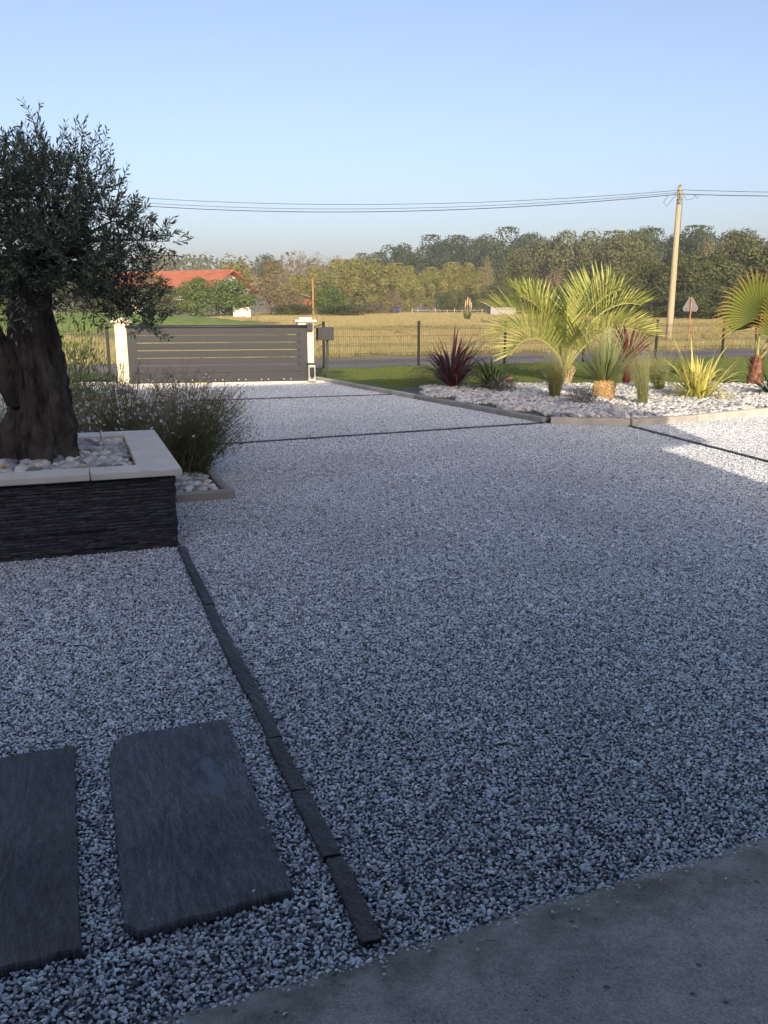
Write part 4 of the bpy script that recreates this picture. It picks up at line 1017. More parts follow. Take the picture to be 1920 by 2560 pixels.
for k in range(13):
    x = .5 + k*.26 + (.1 if k % 2 else 0)
    MB().tube([(x, -.036, .09), (x, -.050, .09)], .014, 8).build('bolt', m_white, ge)
for i in range(npn-1):
    MB().box((gl-st+.03, -.027, gh0 + (i+1)*(ph+gapz) - gapz/2), (.045, .008, .022)).build('end_plug', m_black, ge)
tr = MB().bevbox((gl/2 + .2, -.02, .012), (gl+.9, .20, .05), .006); tr = tr.build('gate_track', m_cream, loc=(GA[0], GA[1], 0), rot=(0, 0, ga)); tag(tr, 'cream concrete ground track under the sliding gate', 'gate track')

def pillar(loc, rz, label, w=.36, H=1.38, cap=True, blocks=5):
    e = empty('gate_pillar', (*loc, 0), rz); tag(e, label, 'pillar', 'cream gate pillars')
    bh = H/blocks
    for i in range(blocks): MB().bevbox((0, 0, i*bh + bh/2), (w, w, bh-.003), .004).build('block', m_cream, e)
    mb = MB(); mb.bevbox((0, 0, H+.025), (w+.14, w+.14, .045), .008); mb.bevbox((0, 0, H+.075), (w-.06, w-.06, .055), .012); mb.build('cap', m_cream, e)
    return e
gq = np.array([-math.sin(ga), math.cos(ga)]); gd = (GB-GA)/gl
P1 = GA + gq*.26 - gd*.10; P2 = GB + gq*.28 - gd*.02
pillar(P1, ga, 'cream block pillar at the left end of the gate, half hidden by olive leaves', w=.32)
pillar(P2, ga, 'cream block pillar at the right end of the gate, next to the mailbox')
c = P2 - gq*.20 + gd*.08
mb = MB(); mb.bevbox((0, -.06, 0), (.14, .14, .17), .006)
o = mb.build('gate_catch', m_anth, loc=(c[0], c[1], 1.27), rot=(0, 0, ga)); tag(o, 'square anthracite gate catch block high on the right pillar', 'gate catch')
# drive motor at the foot of the pillar
c = P2 - gq*.42 + gd*.085
me_ = empty('gate_motor', (c[0], c[1], 0), ga); tag(me_, 'small grey gate motor at the foot of the right pillar', 'gate motor')
MB().bevbox((0, 0, .06), (.19, .24, .05), .006).build('base', m_grey, me_)
MB().bevbox((0, 0, .25), (.165, .20, .34), .02).build('housing', m_grey, me_)
mb = MB(); pr = []
for i in range(13):
    a = math.pi*i/12; pr.append((-.055*math.cos(a) if True else 0, .17 - .06*math.sin(a)))
vs = [(-.055, -.104, .36), (.055, -.104, .36)] + [(-x, -.104, z) for x, z in pr]
vb = [(x, -.09, z) for x, y, z in vs]; k = len(vs)
mb.add(vs + vb, [tuple(range(k))] + [(i, (i+1) % k, k+(i+1) % k, k+i) for i in range(k)]); mb.build('front_cover', m_black, me_)
MB().bevbox((0, -.005, .435), (.18, .215, .035), .01).build('lid', m_anth, me_)
MB().box((0, -.112, .115), (.05, .012, .022)).build('lock', m_black, me_)
# mailbox on its stand
c = np.array([-1.42, 20.75])
mx = empty('mailbox', (c[0], c[1], 0), R(14)); tag(mx, 'anthracite mailbox on a post between the gate pillar and the fence', 'mailbox')
MB().bevbox((.05, 0, 1.10), (.29, .36, .30), .008).build('box', m_anth, mx)
MB().bevbox((-.135, 0, 1.10), (.085, .33, .285), .006).build('side_box', m_anth, mx)
MB().bevbox((.065, 0, .47), (.05, .05, .96), .004).build('post', m_anth, mx)
# fence
fe = empty('mesh_fence', (*fl(0), 0)); tag(fe, 'dark green welded mesh fence with square posts along the road', 'fence')
f0 = np.array(fl(0)); fd = np.array([math.cos(R(24)), math.sin(R(24))]); FH = 1.33
def fence_post(par, x, y, h=FH, w=.062):
    mb = MB(); mb.bevbox((x, y, h/2), (w, w, h), .004, R(24)); mb.bevbox((x, y, h+.008), (w+.008, w+.008, .02), .004, R(24))
    p = mb.build('post', m_wire, par); return p
def fence_panel(par, a, b, h=1.25):
    mb = MB(); a = np.array(a); b = np.array(b); L = np.linalg.norm(b-a); d = (b-a)/L; q = np.array([-d[1], d[0]]); ang = math.atan2(d[1], d[0])
    n = int(L/.055)
    for i in range(n+1):
        c = a + d*(L*i/n)
        zz = [.03, .20, .235, .27, .66, .695, .73, 1.12, 1.155, 1.19, h]; off = [0, 0, .03, 0, 0, .03, 0, 0, .03, 0, 0]
        w = .003
        vs = []
        for z, o_ in zip(zz, off):
            for s_ in (-1, 1): vs.append((*(c + d*w*s_ + q*o_), z))
        mb.add(vs, [(k*2, k*2+1, k*2+3, k*2+2) for k in range(len(zz)-1)])
    for z, o_ in zip([.03, .20, .235, .27, .46, .66, .695, .73, .93, 1.12, 1.155, 1.19], [0, 0, .03, 0, 0, 0, .03, 0, 0, 0, .03, 0]):
        c = (a+b)/2 + q*(o_+.005); mb.box((*c, z), (L, .007, .0075), ang)
    return mb.build('mesh_panel', m_wire, par)
for k in range(0, 8):
    p = np.array(fl(k)) - f0; fence_post(fe, p[0], p[1])
    if k < 7: fence_panel(fe, p + fd*.035, np.array(fl(k+1)) - f0 - fd*.035)
pp2 = np.array([-1.62, 20.52]) - f0 + np.array([.03, .1])
fence_panel(fe, pp2, np.array([0, -.05]))
mb = MB(); mb.tube([(P2[0]+.18-f0[0], P2[1]-f0[1], 1.24), (0, 0, 1.29)], .012, 6); mb.tube([(P2[0]+.18-f0[0], P2[1]-f0[1], .12), (0, 0, .17)], .014, 6); mb.build('brace', m_wire, fe)
fe2 = empty('mesh_fence', (P1[0]-.3, P1[1], 0)); tag(fe2, 'dark green mesh fence left of the gate behind the shrubs', 'fence')
q0 = np.array([P1[0]-.3, P1[1]]); d2 = np.array([-math.cos(R(14)), -math.sin(R(14))])
for k in range(5):
    p = d2*(k*2.6 + .05); fence_post(fe2, p[0], p[1])
    if k < 4: fence_panel(fe2, p + d2*.035, p + d2*2.565)

# ------------------------------------------------------------------ utility pole, cables, road sign
up = empty('utility_pole', (14.35, 43.8, 0)); tag(up, 'tall pale timber utility pole standing across the road', 'utility pole')
mb = MB(); mb.tube([(0, 0, -.3), (0, 0, 1.5), (0, 0, 4), (0, 0, 7.46)], [.17, .165, .145, .105], 16); mb.build('shaft', m_timber, up, smooth=True)
mb = MB(); mb.tube([(0, 0, 7.44), (0, 0, 7.56)], [.11, .03], 10); mb.build('cap', m_zinc, up)
mb = MB()
for z in (6.85, 7.12, 7.28): mb.tube([(0, 0, z-.03), (0, 0, z+.03)], .125, 14)
mb.box((-.16, -.05, 7.12), (.14, .06, .08)); mb.box((.16, -.05, 7.12), (.14, .06, .08)); mb.box((0, -.13, 7.0), (.10, .06, .34)); mb.box((-.02, -.14, 6.72), (.12, .07, .12))
mb.build('bracket', m_zinc, up)
mb = MB(); mb.tube([(-.55, 0, 7.08), (-.75, 0, 6.75), (-.60, 0, 6.55), (-.30, 0, 6.95), (-.12, 0, 7.1)], .012, 5); mb.tube([(.2, 0, 7.08), (.35, 0, 6.85), (.65, 0, 6.9), (.8, 0, 7.12), (.95, 0, 6.98), (.85, 0, 6.92), (.7, 0, 7.1)], .010, 5); mb.tube([(.16, .02, 7.0), (.17, .02, 3.5), (.18, .02, 0)], .012, 5)
mb.build('cable_loops', m_cable, up)
def cable(a, b, sag, rad, label):
    pts = [(a[0]+(b[0]-a[0])*t, a[1]+(b[1]-a[1])*t, a[2]+(b[2]-a[2])*t - 4*sag*t*(1-t)) for t in np.linspace(0, 1, 60)]
    tag(MB().tube(pts, rad, 5, cap=False).build('overhead_cable', m_cable), label, 'cable', 'overhead cables at the pole')
A0 = (14.3, 43.8, 7.12); A1 = (14.3, 43.8, 7.30); A2 = (14.35, 43.75, 7.2)
cable(A0, (-38, 55, 11.05), 1.95, .018, 'thicker lower overhead cable running left from the utility pole')
cable(A1, (-38, 55, 11.3), 1.75, .012, 'thin upper overhead cable running left from the utility pole')
cable(A2, (-38, 55.4, 11.15), 1.86, .011, 'middle overhead cable running left from the utility pole')
cable((14.4, 43.8, 7.12), (52, 36, 8.2), .8, .018, 'thicker lower overhead cable leaving the pole to the right')
cable((14.4, 43.8, 7.32), (52, 36, 8.55), .9, .012, 'thin upper overhead cable leaving the pole to the right')
rs = empty('road_sign', (15.2, 43.4, 0)); tag(rs, 'triangular road sign seen from behind, right of the utility pole', 'road sign')
MB().tube([(0, 0, -.1), (0, 0, 2.2)], .038, 10).build('post', m_fpost, rs)
mb = MB(); pts = []
for a in (90, 210, 330):
    for da in (-14, 0, 14):
        rr = .40 if da else .425
        pts.append((math.cos(R(a+da))*rr, math.sin(R(a+da))*rr))
k = len(pts); mb.add([(x, .05, z+1.86) for x, z in pts] + [(x, .062, z+1.86) for x, z in pts], [tuple(range(k)), tuple(range(k, 2*k))[::-1]] + [(i, (i+1) % k, k+(i+1) % k, k+i) for i in range(k)])
mb.build('plate', m_zinc, rs)
mb = MB(); mb.box((0, .02, 1.72), (.5, .03, .035)); mb.box((0, .02, 2.0), (.22, .03, .035)); mb.build('bracket', m_zinc, rs)

# ------------------------------------------------------------------ far buildings and field things
hx, hy, hz = -23.4, 98.2, .95
he = empty('farmhouse', (hx, hy, hz), R(-24)); tag(he, 'white farmhouse with a long red tiled roof behind the trees', 'house')
HL, HWd, HE, HR = 7.5, 4.6, 2.9, 4.95
mb = MB(); mb.box((0, 0, HE/2), (HL*2-.6, HWd*2-.8, HE))
mb.add([(HL-.3, -HWd+.4, HE), (HL-.3, HWd-.4, HE), (HL-.3, 0, HR-.25), (-HL+.3, -HWd+.4, HE), (-HL+.3, HWd-.4, HE), (-HL+.3, 0, HR-.25)], [(0, 1, 2), (3, 5, 4)])
mb.build('wall', m_render, he)
mb = MB(); t_ = .16
for sg in (-1, 1):
    e0, e1, r0_, r1_ = (-HL-.3, sg*(HWd+.5), HE-.25), (HL+.5, sg*(HWd+.5), HE-.25), (-HL-.3, 0, HR), (HL+.5, 0, HR)
    lo = [tuple(np.array(q) - np.array([0, 0, t_])) for q in (e0, e1, r1_, r0_)]
    mb.add([e0, e1, r1_, r0_] + lo, [(0, 1, 2, 3), (4, 7, 6, 5), (0, 4, 5, 1), (1, 5, 6, 2), (3, 7, 4, 0)])
rf = mb.build('roof', m_tiles, he)
MB().bevbox((6.6, 2.4, 4.1), (.7, .6, 1.1), .02).build('chimney', m_terra, rf)
MB().bevbox((6.6, 2.4, 4.7), (.9, .8, .1), .02).build('chimney_cap', m_terra, rf)
m_glassd = plain('dark_window', (0.03, 0.035, 0.04), 0.2, 0.5, bump=0)
for y_ in (-1.4, 1.3): MB().box((HL-.28, y_, 2.0), (.06, .9, 1.2)).build('window', m_glassd, he)
MB().box((HL-.28, .2, 3.55), (.06, .5, .6)).build('window', m_glassd, he)
for x_ in (-4, -1, 2.2, 5): MB().box((x_, -HWd+.38, 1.6), (.9, .06, 1.2)).build('window', m_glassd, he)
MB().box((HL+.12, 0, HR-.35), (.06, .3, .3)).build('gable_timber', m_plank, he)
# white wall scrap in the hedge
w = MB().bevbox((0, 0, .55), (1.7, .3, 1.1), .05).build('garden_wall', m_render, loc=(-13.8, 85, .85), rot=(0, 0, R(8))); tag(w, 'short white garden wall below the farmhouse hedge', 'wall')
se = empty('shed', (-9.3, 100, 1.0), R(10)); tag(se, 'small brown timber shed with a sloping sheet roof', 'shed')
mb = MB()
for k in range(9): mb.box((-1.0 + k*.25, -.9, .95), (.235, .04, 1.9)); mb.box((-1.0 + k*.25, .9, .95), (.235, .04, 1.9))
for k in range(7): mb.box((-1.1, -.78 + k*.26, .95), (.04, .25, 1.9)); mb.box((1.1, -.78 + k*.26, .85), (.04, .25, 1.7))
mb.build('boarding', m_plank, se)
mb = MB(); vs = [(-1.5, -1.2, 2.75), (1.5, -1.2, 1.95), (1.5, 1.2, 1.95), (-1.5, 1.2, 2.75)]
mb.add(vs + [(x, y, z-.06) for x, y, z in vs], [(0, 1, 2, 3), (7, 6, 5, 4), (0, 4, 5, 1), (1, 5, 6, 2), (2, 6, 7, 3), (3, 7, 4, 0)]); mb.build('roof', m_paleroof, se)
mb = MB(); mb.tube([(1.0, -1.1, 2.0), (1.7, -1.15, .3)], .05, 6); mb.tube([(-1.2, -1.05, 2.7), (-1.2, -1.05, 0)], .05, 6); mb.build('prop', m_fpost, se)
o = MB().tube([(0, 0, -.2), (0, 0, 2), (.02, 0, 3.95)], [.11, .10, .085], 10).build('timber_post', m_fpost, loc=(-7.45, 92, .93)); tag(o, 'brown timber post beside the round green tree', 'post')
# blue drum, pampas, shelter, tape fence
mb = MB(); mb.tube([(-.45, 0, .55), (-.42, 0, .55), (.42, 0, .55), (.45, 0, .55)], [.42, .5, .5, .42], 16); mb.box((0, 0, .15), (.8, .5, .3))
o = mb.build('water_drum', m_blue, loc=(1.3, 110, 1.0), rot=(0, 0, R(25))); tag(o, 'dark blue water drum lying at the far edge of the field', 'drum')
pm = tuft_plant('pampas_grass', 'pampas grass clump with cream plumes at the far side of the field', 'grass', (7.15, 75, .70), m_wood, 160, 1.15, .25, .6, .035, 95)
mb = MB()
for (x, y, h) in ((-.18, 0, 1.75), (.0, .1, 2.0), (.17, 0, 1.85), (.3, .05, 1.6)):
    mb.tube([(x*.6, y, .5), (x, y, h-.6)], .012, 4); mb.tube([(x, y, h-.65), (x+.01, y, h-.4), (x+.02, y, h-.1), (x+.03, y, h+.05)], [.02, .06, .05, .01], 8)
mb.build('plumes', plain('pampas_plume', (0.42, 0.32, 0.20), .9, .1, nscale=20), pm)
sh = empty('field_shelter', (13.4, 100, 1.0), R(6)); tag(sh, 'low grey field shelter with a curved roof glimpsed left of the palm', 'shelter')
mb = MB()
for k in range(9): mb.box((-1.3 + k*.325, -.9, .48), (.31, .05, .96))
mb.box((-1.44, 0, .48), (.05, 1.8, .96)); mb.box((1.44, 0, .48), (.05, 1.8, .96)); mb.build('boarding', m_paleroof, sh)
mb = MB(); vs = []; 
for i in range(9):
    a = math.pi*i/8; x = -1.6*math.cos(a); z = .95 + .22*math.sin(a); vs += [(x, -1.05, z), (x, 1.0, z), (x, -1.05, z+.05), (x, 1.0, z+.05)]
mb.add(vs, [(i*4+2, i*4+6, i*4+7, i*4+3) for i in range(8)] + [(i*4, i*4+1, i*4+5, i*4+4) for i in range(8)] + [(i*4, i*4+4, i*4+6, i*4+2) for i in range(8)]); mb.build('roof', m_black, sh)
tf = empty('tape_fence', (3.7, 115, 1.0)); tag(tf, 'white paddock tape fence on thin stakes at the far side of the field', 'fence')
fx = [0, .7, 3.0, 4.6, 5.6, 6.6, 9.2, 13.2]
for k, x in enumerate(fx):
    MB().tube([(x, 0, -.1), (x + .05*math.sin(k), 0, .75 + .1*math.cos(k*3))], .035, 6).build('stake', m_white, tf)
mb = MB(); pts = []
for (a, b) in zip(fx, fx[1:]):
    for t in np.linspace(0, 1, 6)[:-1]: pts.append((a + (b-a)*t, -.05, .68 - .35*t*(1-t)))
pts.append((fx[-1], -.05, .68)); mb.tube(pts, .013, 4); mb.build('tape', m_white, tf)

# ------------------------------------------------------------------ trees
def lobes_for(r, n, shape='round'):
    out = []
    for i in range(n):
        d = r.normal(size=3); d /= np.linalg.norm(d)
        q = d*(.35 + .65*r.rand()**.5)*np.array([.36, .36, .36]); z = .58 + q[2]*1.02
        if shape == 'tall': z = .52 + q[2]*1.22
        if shape == 'bush': z = .45 + q[2]*1.25
        k = 1.0
        if shape == 'plane': k = 1.0 if z < .75 else .82; z = .50 + q[2]*1.25
        out.append((np.array([q[0]*k, q[1]*k, z]), r.uniform(.11, .19)))
    return out
def crown_mesh(name, mat, seed, nl=34, per=110, size=.05, shape='round', dens=1.0, tb=.45):
    r = np.random.RandomState(seed); mb = MB()
    for c, rad in lobes_for(r, nl, shape):
        n = int(per*dens*(rad/.15)**2); d = r.normal(size=(n, 3)); d /= np.linalg.norm(d, axis=1)[:, None]
        d[:, 2] = np.where((d[:, 2] < -.3) & (r.rand(n) < .6), -d[:, 2], d[:, 2])
        P = c + d*rad*(r.uniform(.72, 1.08, n)[:, None]); P[:, 2] = np.clip(P[:, 2], .03, 1.02)
        t = r.normal(size=(n, 3)); D = t - d*(np.sum(t*d, 1)[:, None])*.7
        leaves(mb, P - D/np.linalg.norm(D, axis=1)[:, None]*size*.5, D, d + r.normal(0, .35, (n, 3)), size*r.uniform(.6, 1.5, n), size*r.uniform(.5, 1.0, n), np.clip(tb + r.normal(0, .2, n) + r.normal(0, .13), 0, 1), .5, .15)
    return mb.mesh(name, mat)
def trunk_mesh(seed, top=.6, rb=.022, nb=7):
    r = np.random.RandomState(seed); mb = MB()
    mb.tube([(0, 0, -.04), (r.uniform(-.01, .01), 0, top*.45), (r.uniform(-.02, .02), r.uniform(-.02, .02), top)], [rb*1.25, rb, rb*.5], 8)
    for k in range(nb):
        a = r.uniform(0, 6.28); z = r.uniform(.25, .55); mb.tube([(0, 0, z*top*1.4), (math.cos(a)*.12, math.sin(a)*.12, z*top*1.4+.12), (math.cos(a)*.24, math.sin(a)*.24, z*top*1.4 + .26)], [rb*.55, rb*.38, rb*.12], 5)
    return mb.mesh('trunk', m_bark2)
def bare_mesh(seed, mat, spread=.26):
    r = np.random.RandomState(seed); mb = MB()
    def grow(p, d, L, rad, lv):
        q = p + d*L; mid = p + d*L*.5 + Vector(r.normal(0, .04*L, 3)); mb.tube([tuple(p), tuple(mid), tuple(q)], [rad, rad*.8, rad*.6], 4 if lv else 6, cap=False)
        if lv >= 4: return
        for k in range(4 if lv else 6):
            f = r.uniform(.35, 1.0); s_ = p + d*L*f
            nd = (d + Vector(r.normal(0, .55, 3)) + Vector((0, 0, .15))).normalized(); grow(s_, nd, L*r.uniform(.5, .72), rad*.5, lv+1)
    grow(Vector((0, 0, -.03)), Vector((0, 0, 1)), .42, .016, 0)
    V = np.concatenate(mb.v); V[:, :2] *= spread/ max(.05, np.abs(V[:, :2]).max()); V[:, 2] *= 1.0/V[:, 2].max(); mb.v = [V]
    return mb.mesh('branches', mat)
TR = {}
def species(key, mat, seeds, **k):
    TR[key] = ([crown_mesh('crown', mat, s_, **k) for s_ in seeds], [trunk_mesh(s_) for s_ in seeds])
species('oak', m_dark, (1, 2, 3), nl=44, per=230, size=.029, tb=.42)
species('plane', m_plane, (4, 5, 6), nl=46, per=220, size=.033, shape='plane', tb=.5)
species('olive', m_mid, (7, 8, 9), nl=42, per=200, size=.03, tb=.5)
species('wood', m_wood, (10, 11, 12), nl=46, per=220, size=.029, shape='bush', tb=.45)
species('hedge', m_mid, (13, 14), nl=40, per=220, size=.029, shape='bush', tb=.45)
species('fresh', m_fresh, (15, 16), nl=38, per=200, size=.034, shape='bush', tb=.5)
species('brown', m_brownl, (17, 18), nl=36, per=100, size=.028, shape='tall', tb=.5)
species('shrub', m_wood, (19, 20), nl=30, per=190, size=.034, shape='bush', tb=.5)
BARE = [bare_mesh(s_, m_twig) for s_ in (21, 22, 23)]
tcount = [0]
def tree(key, name, label, x, y, h, w, group=None, wk=1.22):
    i = tcount[0]; tcount[0] += 1
    e = empty(name, (x, y, float(ter(x, y)) - .05), i*1.9); tag(e, label, 'tree' if 'shrub' not in name and 'bush' not in name else 'shrub', group)
    sx = w*wk/.92; sc = (sx, sx, h/.98)
    if key in TR:
        cm, tm = TR[key]; link('crown', cm[i % len(cm)], e, scale=sc)
        link('trunk', tm[i % len(tm)], e, scale=(h*.9, h*.9, h))
    if key == 'bare': link('branches', BARE[i % 3], e, scale=(w*1.9, w*1.9, h))
    if key in ('bare', 'brown'):
        if key == 'brown': link('branches', BARE[i % 3], e, scale=(w*1.7, w*1.7, h*.97))
        else:
            cm, tm = TR['brown']; link('crown', thin_crown[i % 2], e, scale=sc)
    return e
thin_crown = [crown_mesh('crown', m_brownl, s_, nl=26, per=42, size=.03, shape='tall', tb=.4) for s_ in (31, 32)]
NEAR = [
 ('hedge', 'field_tree', 'broad olive-green tree in front of the farmhouse roof', -22.1, 86, 4.0, 6.2),
 ('hedge', 'field_tree', 'olive-green tree left of the farmhouse, behind the olive crown', -29.5, 88, 4.6, 7.0),
 ('hedge', 'field_tree', 'olive-green tree at the far left, seen through the olive branches', -38, 90, 5.0, 8.0),
 ('fresh', 'small_tree', 'small green tree with a bare pale trunk before the farmhouse', -17.7, 83, 3.9, 3.6),
 ('fresh', 'field_shrub', 'dense fresh green shrub below the farmhouse gable', -15.2, 86, 3.9, 5.4),
 ('plane', 'field_tree', 'yellow-green tree rising behind the farmhouse gable', -19.6, 114, 6.3, 5.6),
 ('brown', 'field_tree', 'thin brownish autumn tree right of the farmhouse', -11.9, 92, 5.5, 4.6),
 ('brown', 'field_tree', 'low brownish tree between the autumn tree and the shed', -10.4, 96, 3.6, 3.0),
 ('plane', 'field_tree', 'small yellow-green tree behind the timber shed', -12.2, 120, 5.0, 5.0),
 ('fresh', 'round_tree', 'bright green round tree right of the brown timber post', -6.0, 94, 3.3, 3.7),
 ('shrub', 'field_shrub', 'low green hedge shrub at the foot of the round tree', -4.0, 88, 1.3, 4.6),
 ('shrub', 'field_shrub', 'dark low shrub under the timber shed', -9.4, 90, 1.5, 3.6),
 ('brown', 'field_shrub', 'rusty brown low thicket right of the round tree', -.8, 100, 1.4, 4.4),
 ('shrub', 'field_shrub', 'grey-green conical shrub before the plane trees', 9.95, 128, 3.4, 4.2),
 ('bare', 'bare_shrub', 'grey leafless shrub behind the blue drum', 1.2, 125, 3.3, 4.0),
 ('bare', 'bare_tree', 'small pale bare tree above the palm fronds', 19.4, 100, 5.7, 2.6),
 ('bare', 'bare_tree', 'pale dead sapling at the right end of the plane tree row', 14.2, 120, 7.3, 2.2),
 ('shrub', 'field_shrub', 'leafy shrub directly behind the palm crown', 21.7, 90, 4.0, 5.0),
 ('shrub', 'field_shrub', 'leafy shrub behind the left part of the palm', 17.8, 104, 3.7, 5.6),
 ('hedge', 'field_shrub', 'olive-toned shrub behind the palm tip and the field shelter', 15.0, 116, 4.2, 5.0),
 ('hedge', 'field_shrub', 'olive-toned shrub beneath the small pale bare tree', 20.0, 97, 3.3, 4.6)]
for a in NEAR: tree(a[0], a[1], a[2], *a[3:])
ORD = ['first', 'second', 'third', 'fourth', 'fifth', 'sixth', 'seventh', 'eighth', 'ninth', 'tenth', 'eleventh']
for i, (x, y, h, w) in enumerate([(-10.95, 150, 7.0, 6.3), (-7.5, 152, 8.5, 6.0), (-4.4, 155, 9.0, 5.7), (-1.16, 153, 8.6, 6.0), (1.8, 154, 8.0, 5.2), (4.35, 150, 7.4, 4.7), (8.7, 158, 7.5, 5.3), (12.16, 160, 8.4, 5.8), (15.5, 160, 8.3, 5.8), (17.9, 158, 7.5, 4.6)]):
    tree('plane', 'plane_tree', 'yellowing plane tree, %s from the left in the row across the field' % ORD[i], x, y, h, w, 'row of yellowing plane trees')
for i, (x, y, h, w) in enumerate([(-21.84, 200, 12.4, 5.6), (-18.6, 205, 13.1, 6.3), (-14.3, 200, 13.0, 5.6), (-11.8, 210, 12.5, 4.9)]):
    tree('bare', 'bare_tree', 'tall half-bare brown tree, %s from the left behind the plane trees' % ORD[i], x, y, h, w, 'half-bare brown trees')
for i, (x, y, h, w) in enumerate([(-29.5, 230, 14.4, 5.6), (-6.3, 220, 13.4, 7.6), (-2.0, 222, 13.7, 7.6), (4.2, 190, 14.1, 8.6), (10.2, 195, 15.5, 9.4), (16.1, 200, 15.8, 9.2), (21.3, 195, 16.3, 9.8), (27.4, 190, 16.6, 10.8), (34.1, 205, 16.4, 8.0)]):
    tree('oak', 'oak_tree', 'dark green oak, %s from the left on the skyline above the plane trees' % ORD[i], x, y, h, w, 'dark oaks on the skyline', 1.35)
for i, (x, y, h, w) in enumerate([(43, 150, 13.9, 6.2), (47.4, 152, 13.3, 7.6), (52.0, 146, 13.2, 7.4), (58, 150, 13.5, 8)]):
    tree('oak', 'oak_tree', 'dark green oak, %s from the left on the skyline near the utility pole' % ORD[i], x, y, h, w, 'dark oaks near the pole', 1.35)
for i, (x, y, h, w) in enumerate([(18.9, 125, 8.5, 5.0), (26.2, 140, 11.5, 7.4), (29.6, 135, 12.1, 7.4), (31.3, 120, 10.5, 7.2), (36.5, 132, 11.6, 7.4)]):
    tree('olive', 'mixed_tree', 'olive-green tree, %s from the left in the wood above the palm' % ORD[i], x, y, h, w, 'olive-green trees above the palm', 1.35)
tree('brown', 'mixed_tree', 'brownish thinning tree in the wood right of the utility pole', 45.4, 120, 10.6, 5.0)
for i, (x, y, h, w) in enumerate([(22.6, 90, 4.6, 4.6), (25.3, 86, 5.6, 4.6), (27.6, 82, 6.0, 5.0), (30.6, 84, 7.0, 5.6), (34.5, 86, 7.9, 6.0), (38.5, 84, 8.6, 6.4), (43, 90, 9.4, 7)]):
    tree('wood', 'copse_tree', 'leafy green tree, %s from the left along the near wood edge' % ORD[i], x, y, h, w, 'trees along the near wood edge', 1.35)
for i, (x, y, h, w) in enumerate([(23.8, 78, 2.4, 4.6), (27.0, 76, 2.8, 4.8), (30.0, 77, 3.4, 5.2), (33.8, 78, 3.0, 5.4), (37.8, 79, 3.2, 5.4)]):
    tree('shrub', 'edge_shrub', 'low green shrub, %s from the left at the foot of the near wood' % ORD[i], x, y, h, w, 'shrubs at the foot of the near wood', 1.3)
# far wood as one mass
r = np.random.RandomState(101); mb = MB()
for i in range(330):
    x = r.uniform(-190, 190); y = r.uniform(285, 330)
    hmax = 15.5 + 2.6*mnoise.noise(Vector((x*.02, 0, 0))) + 1.8*mnoise.noise(Vector((x*.11, 3, 0))) + (3 if x > 20 else 0)
    rad = r.uniform(3.0, 5.2); zc = r.uniform(.35, 1.0)*hmax + 3.0 - rad*.4
    n = 95; d = r.normal(size=(n, 3)); d /= np.linalg.norm(d, axis=1)[:, None]; P = np.array([x, y, zc]) + d*rad*np.array([1.1, .7, .9])*r.uniform(.75, 1.05, n)[:, None]
    leaves(mb, P, r.normal(size=(n, 3)), d + r.normal(0, .3, (n, 3)), 1.7*r.uniform(.6, 1.4, n), 1.3*r.uniform(.5, 1.1, n), np.clip(.45 + r.normal(0, .15, n) + r.normal(0, .15), 0, 1), .5)
o = mb.build('distant_wood', m_far); tag(o, 'far-off hazy wood along the skyline', 'wood', kind='stuff')

# ------------------------------------------------------------------ the house the viewer stands at (behind the lens, it shades the drive)
def hp(u, nn, z): p = u_*u + n_*nn; return (p[0], p[1], z)
he = empty('house', hp(0, -2, 0)); tag(he, 'white rendered house with a tiled roof and open garage, behind the viewer', 'house')
OFF = Vector(hp(0, -2, 0))
def quadbox(mb, u0, u1, n0, n1, z0, z1):
    c = hp((u0+u1)/2, (n0+n1)/2, (z0+z1)/2); mb.box(tuple(Vector(c) - OFF), (u1-u0, n1-n0, z1-z0), math.atan2(u_[1], u_[0]))
mb = MB(); WZ = 2.42
quadbox(mb, -12, -1.55, .62, .9, 0, WZ); quadbox(mb, 1.85, 5.24, .62, .9, 0, WZ); quadbox(mb, -1.55, 1.85, .62, .9, 2.22, WZ)
quadbox(mb, -12, -11.72, -7.0, .62, 0, 3.4); quadbox(mb, -11.72, 3.3, -7.0, -6.7, 0, 3.4)
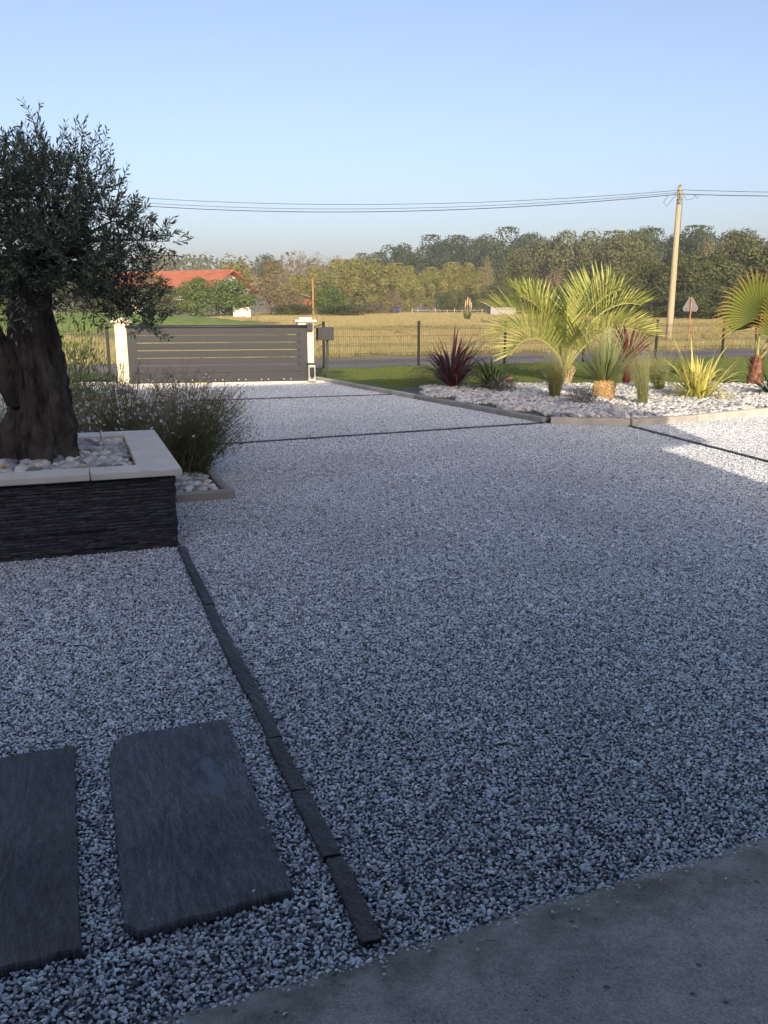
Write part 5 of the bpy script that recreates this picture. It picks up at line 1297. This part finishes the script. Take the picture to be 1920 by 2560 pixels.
A_ = [hp(5.23, .62, 0), hp(3.52, -6.7, 0), hp(3.3, -6.7, 0), hp(5.07, .62, 0)]  # unseen side wall, skewed to set the shadow edge on the gravel
A_ = [tuple(Vector(q) - OFF) for q in A_]; mb.add(A_ + [(x, y, 3.3) for x, y, z in A_], [(0, 1, 2, 3), (4, 7, 6, 5)] + [(i, 4+i, 4+(i+1) % 4, (i+1) % 4) for i in range(4)])
mb.build('wall', m_render, he)
mb = MB(); quadbox(mb, -11.72, 3.2, -6.7, .62, 2.32, 2.40); mb.build('ceiling', m_render, he)
mb = MB()
def rz(nn): return 2.36 + (1.47 - nn)*.892
FR = [(-12.8, 1.12), (4.7, 1.12), (5.3, 1.70), (6.37, 1.58), (6.50, .56), (6.13, -.82), (4.83, -2.62), (3.4, -3.9), (-12.5, -3.9)]  # unseen roof outline, shaped so its shadow edge crosses bed and drive
P_ = [tuple(Vector(hp(u, q, rz(q))) - OFF) for u, q in FR]; k = len(P_)
mb.add(P_ + [(x, y, z - .12) for x, y, z in P_], [tuple(range(k)), tuple(range(k, 2*k))[::-1]] + [(i, (i+1) % k, k+(i+1) % k, k+i) for i in range(k)])
P_ = [tuple(Vector(hp(u, q, z)) - OFF) for u, q, z in [(3.4, -3.9, 7.15), (3.3, -7.3, 3.6), (-12.5, -7.3, 3.6), (-12.5, -3.9, 7.15)]]; k = 4
mb.add(P_ + [(x, y, z - .12) for x, y, z in P_], [(0, 1, 2, 3), (7, 6, 5, 4)] + [(i, (i+1) % k, k+(i+1) % k, k+i) for i in range(k)])
mb.build('roof', m_tiles, he)

# ------------------------------------------------------------------ the air
hz_ = MB().box((0, 320, 14.2), (1300, 800, 31.4)).build('haze'); tag(hz_, 'thin pale autumn haze over the fields', 'haze', kind='stuff')
M = Mat('haze'); M.nt.nodes.remove(M.b)
pv = M.n('ShaderNodeVolumePrincipled', Density=0.0007, Anisotropy=0.15); pv.inputs['Color'].default_value = (0.95, 0.94, 1.0, 1)
M.nt.links.new(pv.outputs[0], M.out.inputs['Volume']); hz_.data.materials.append(M.m)
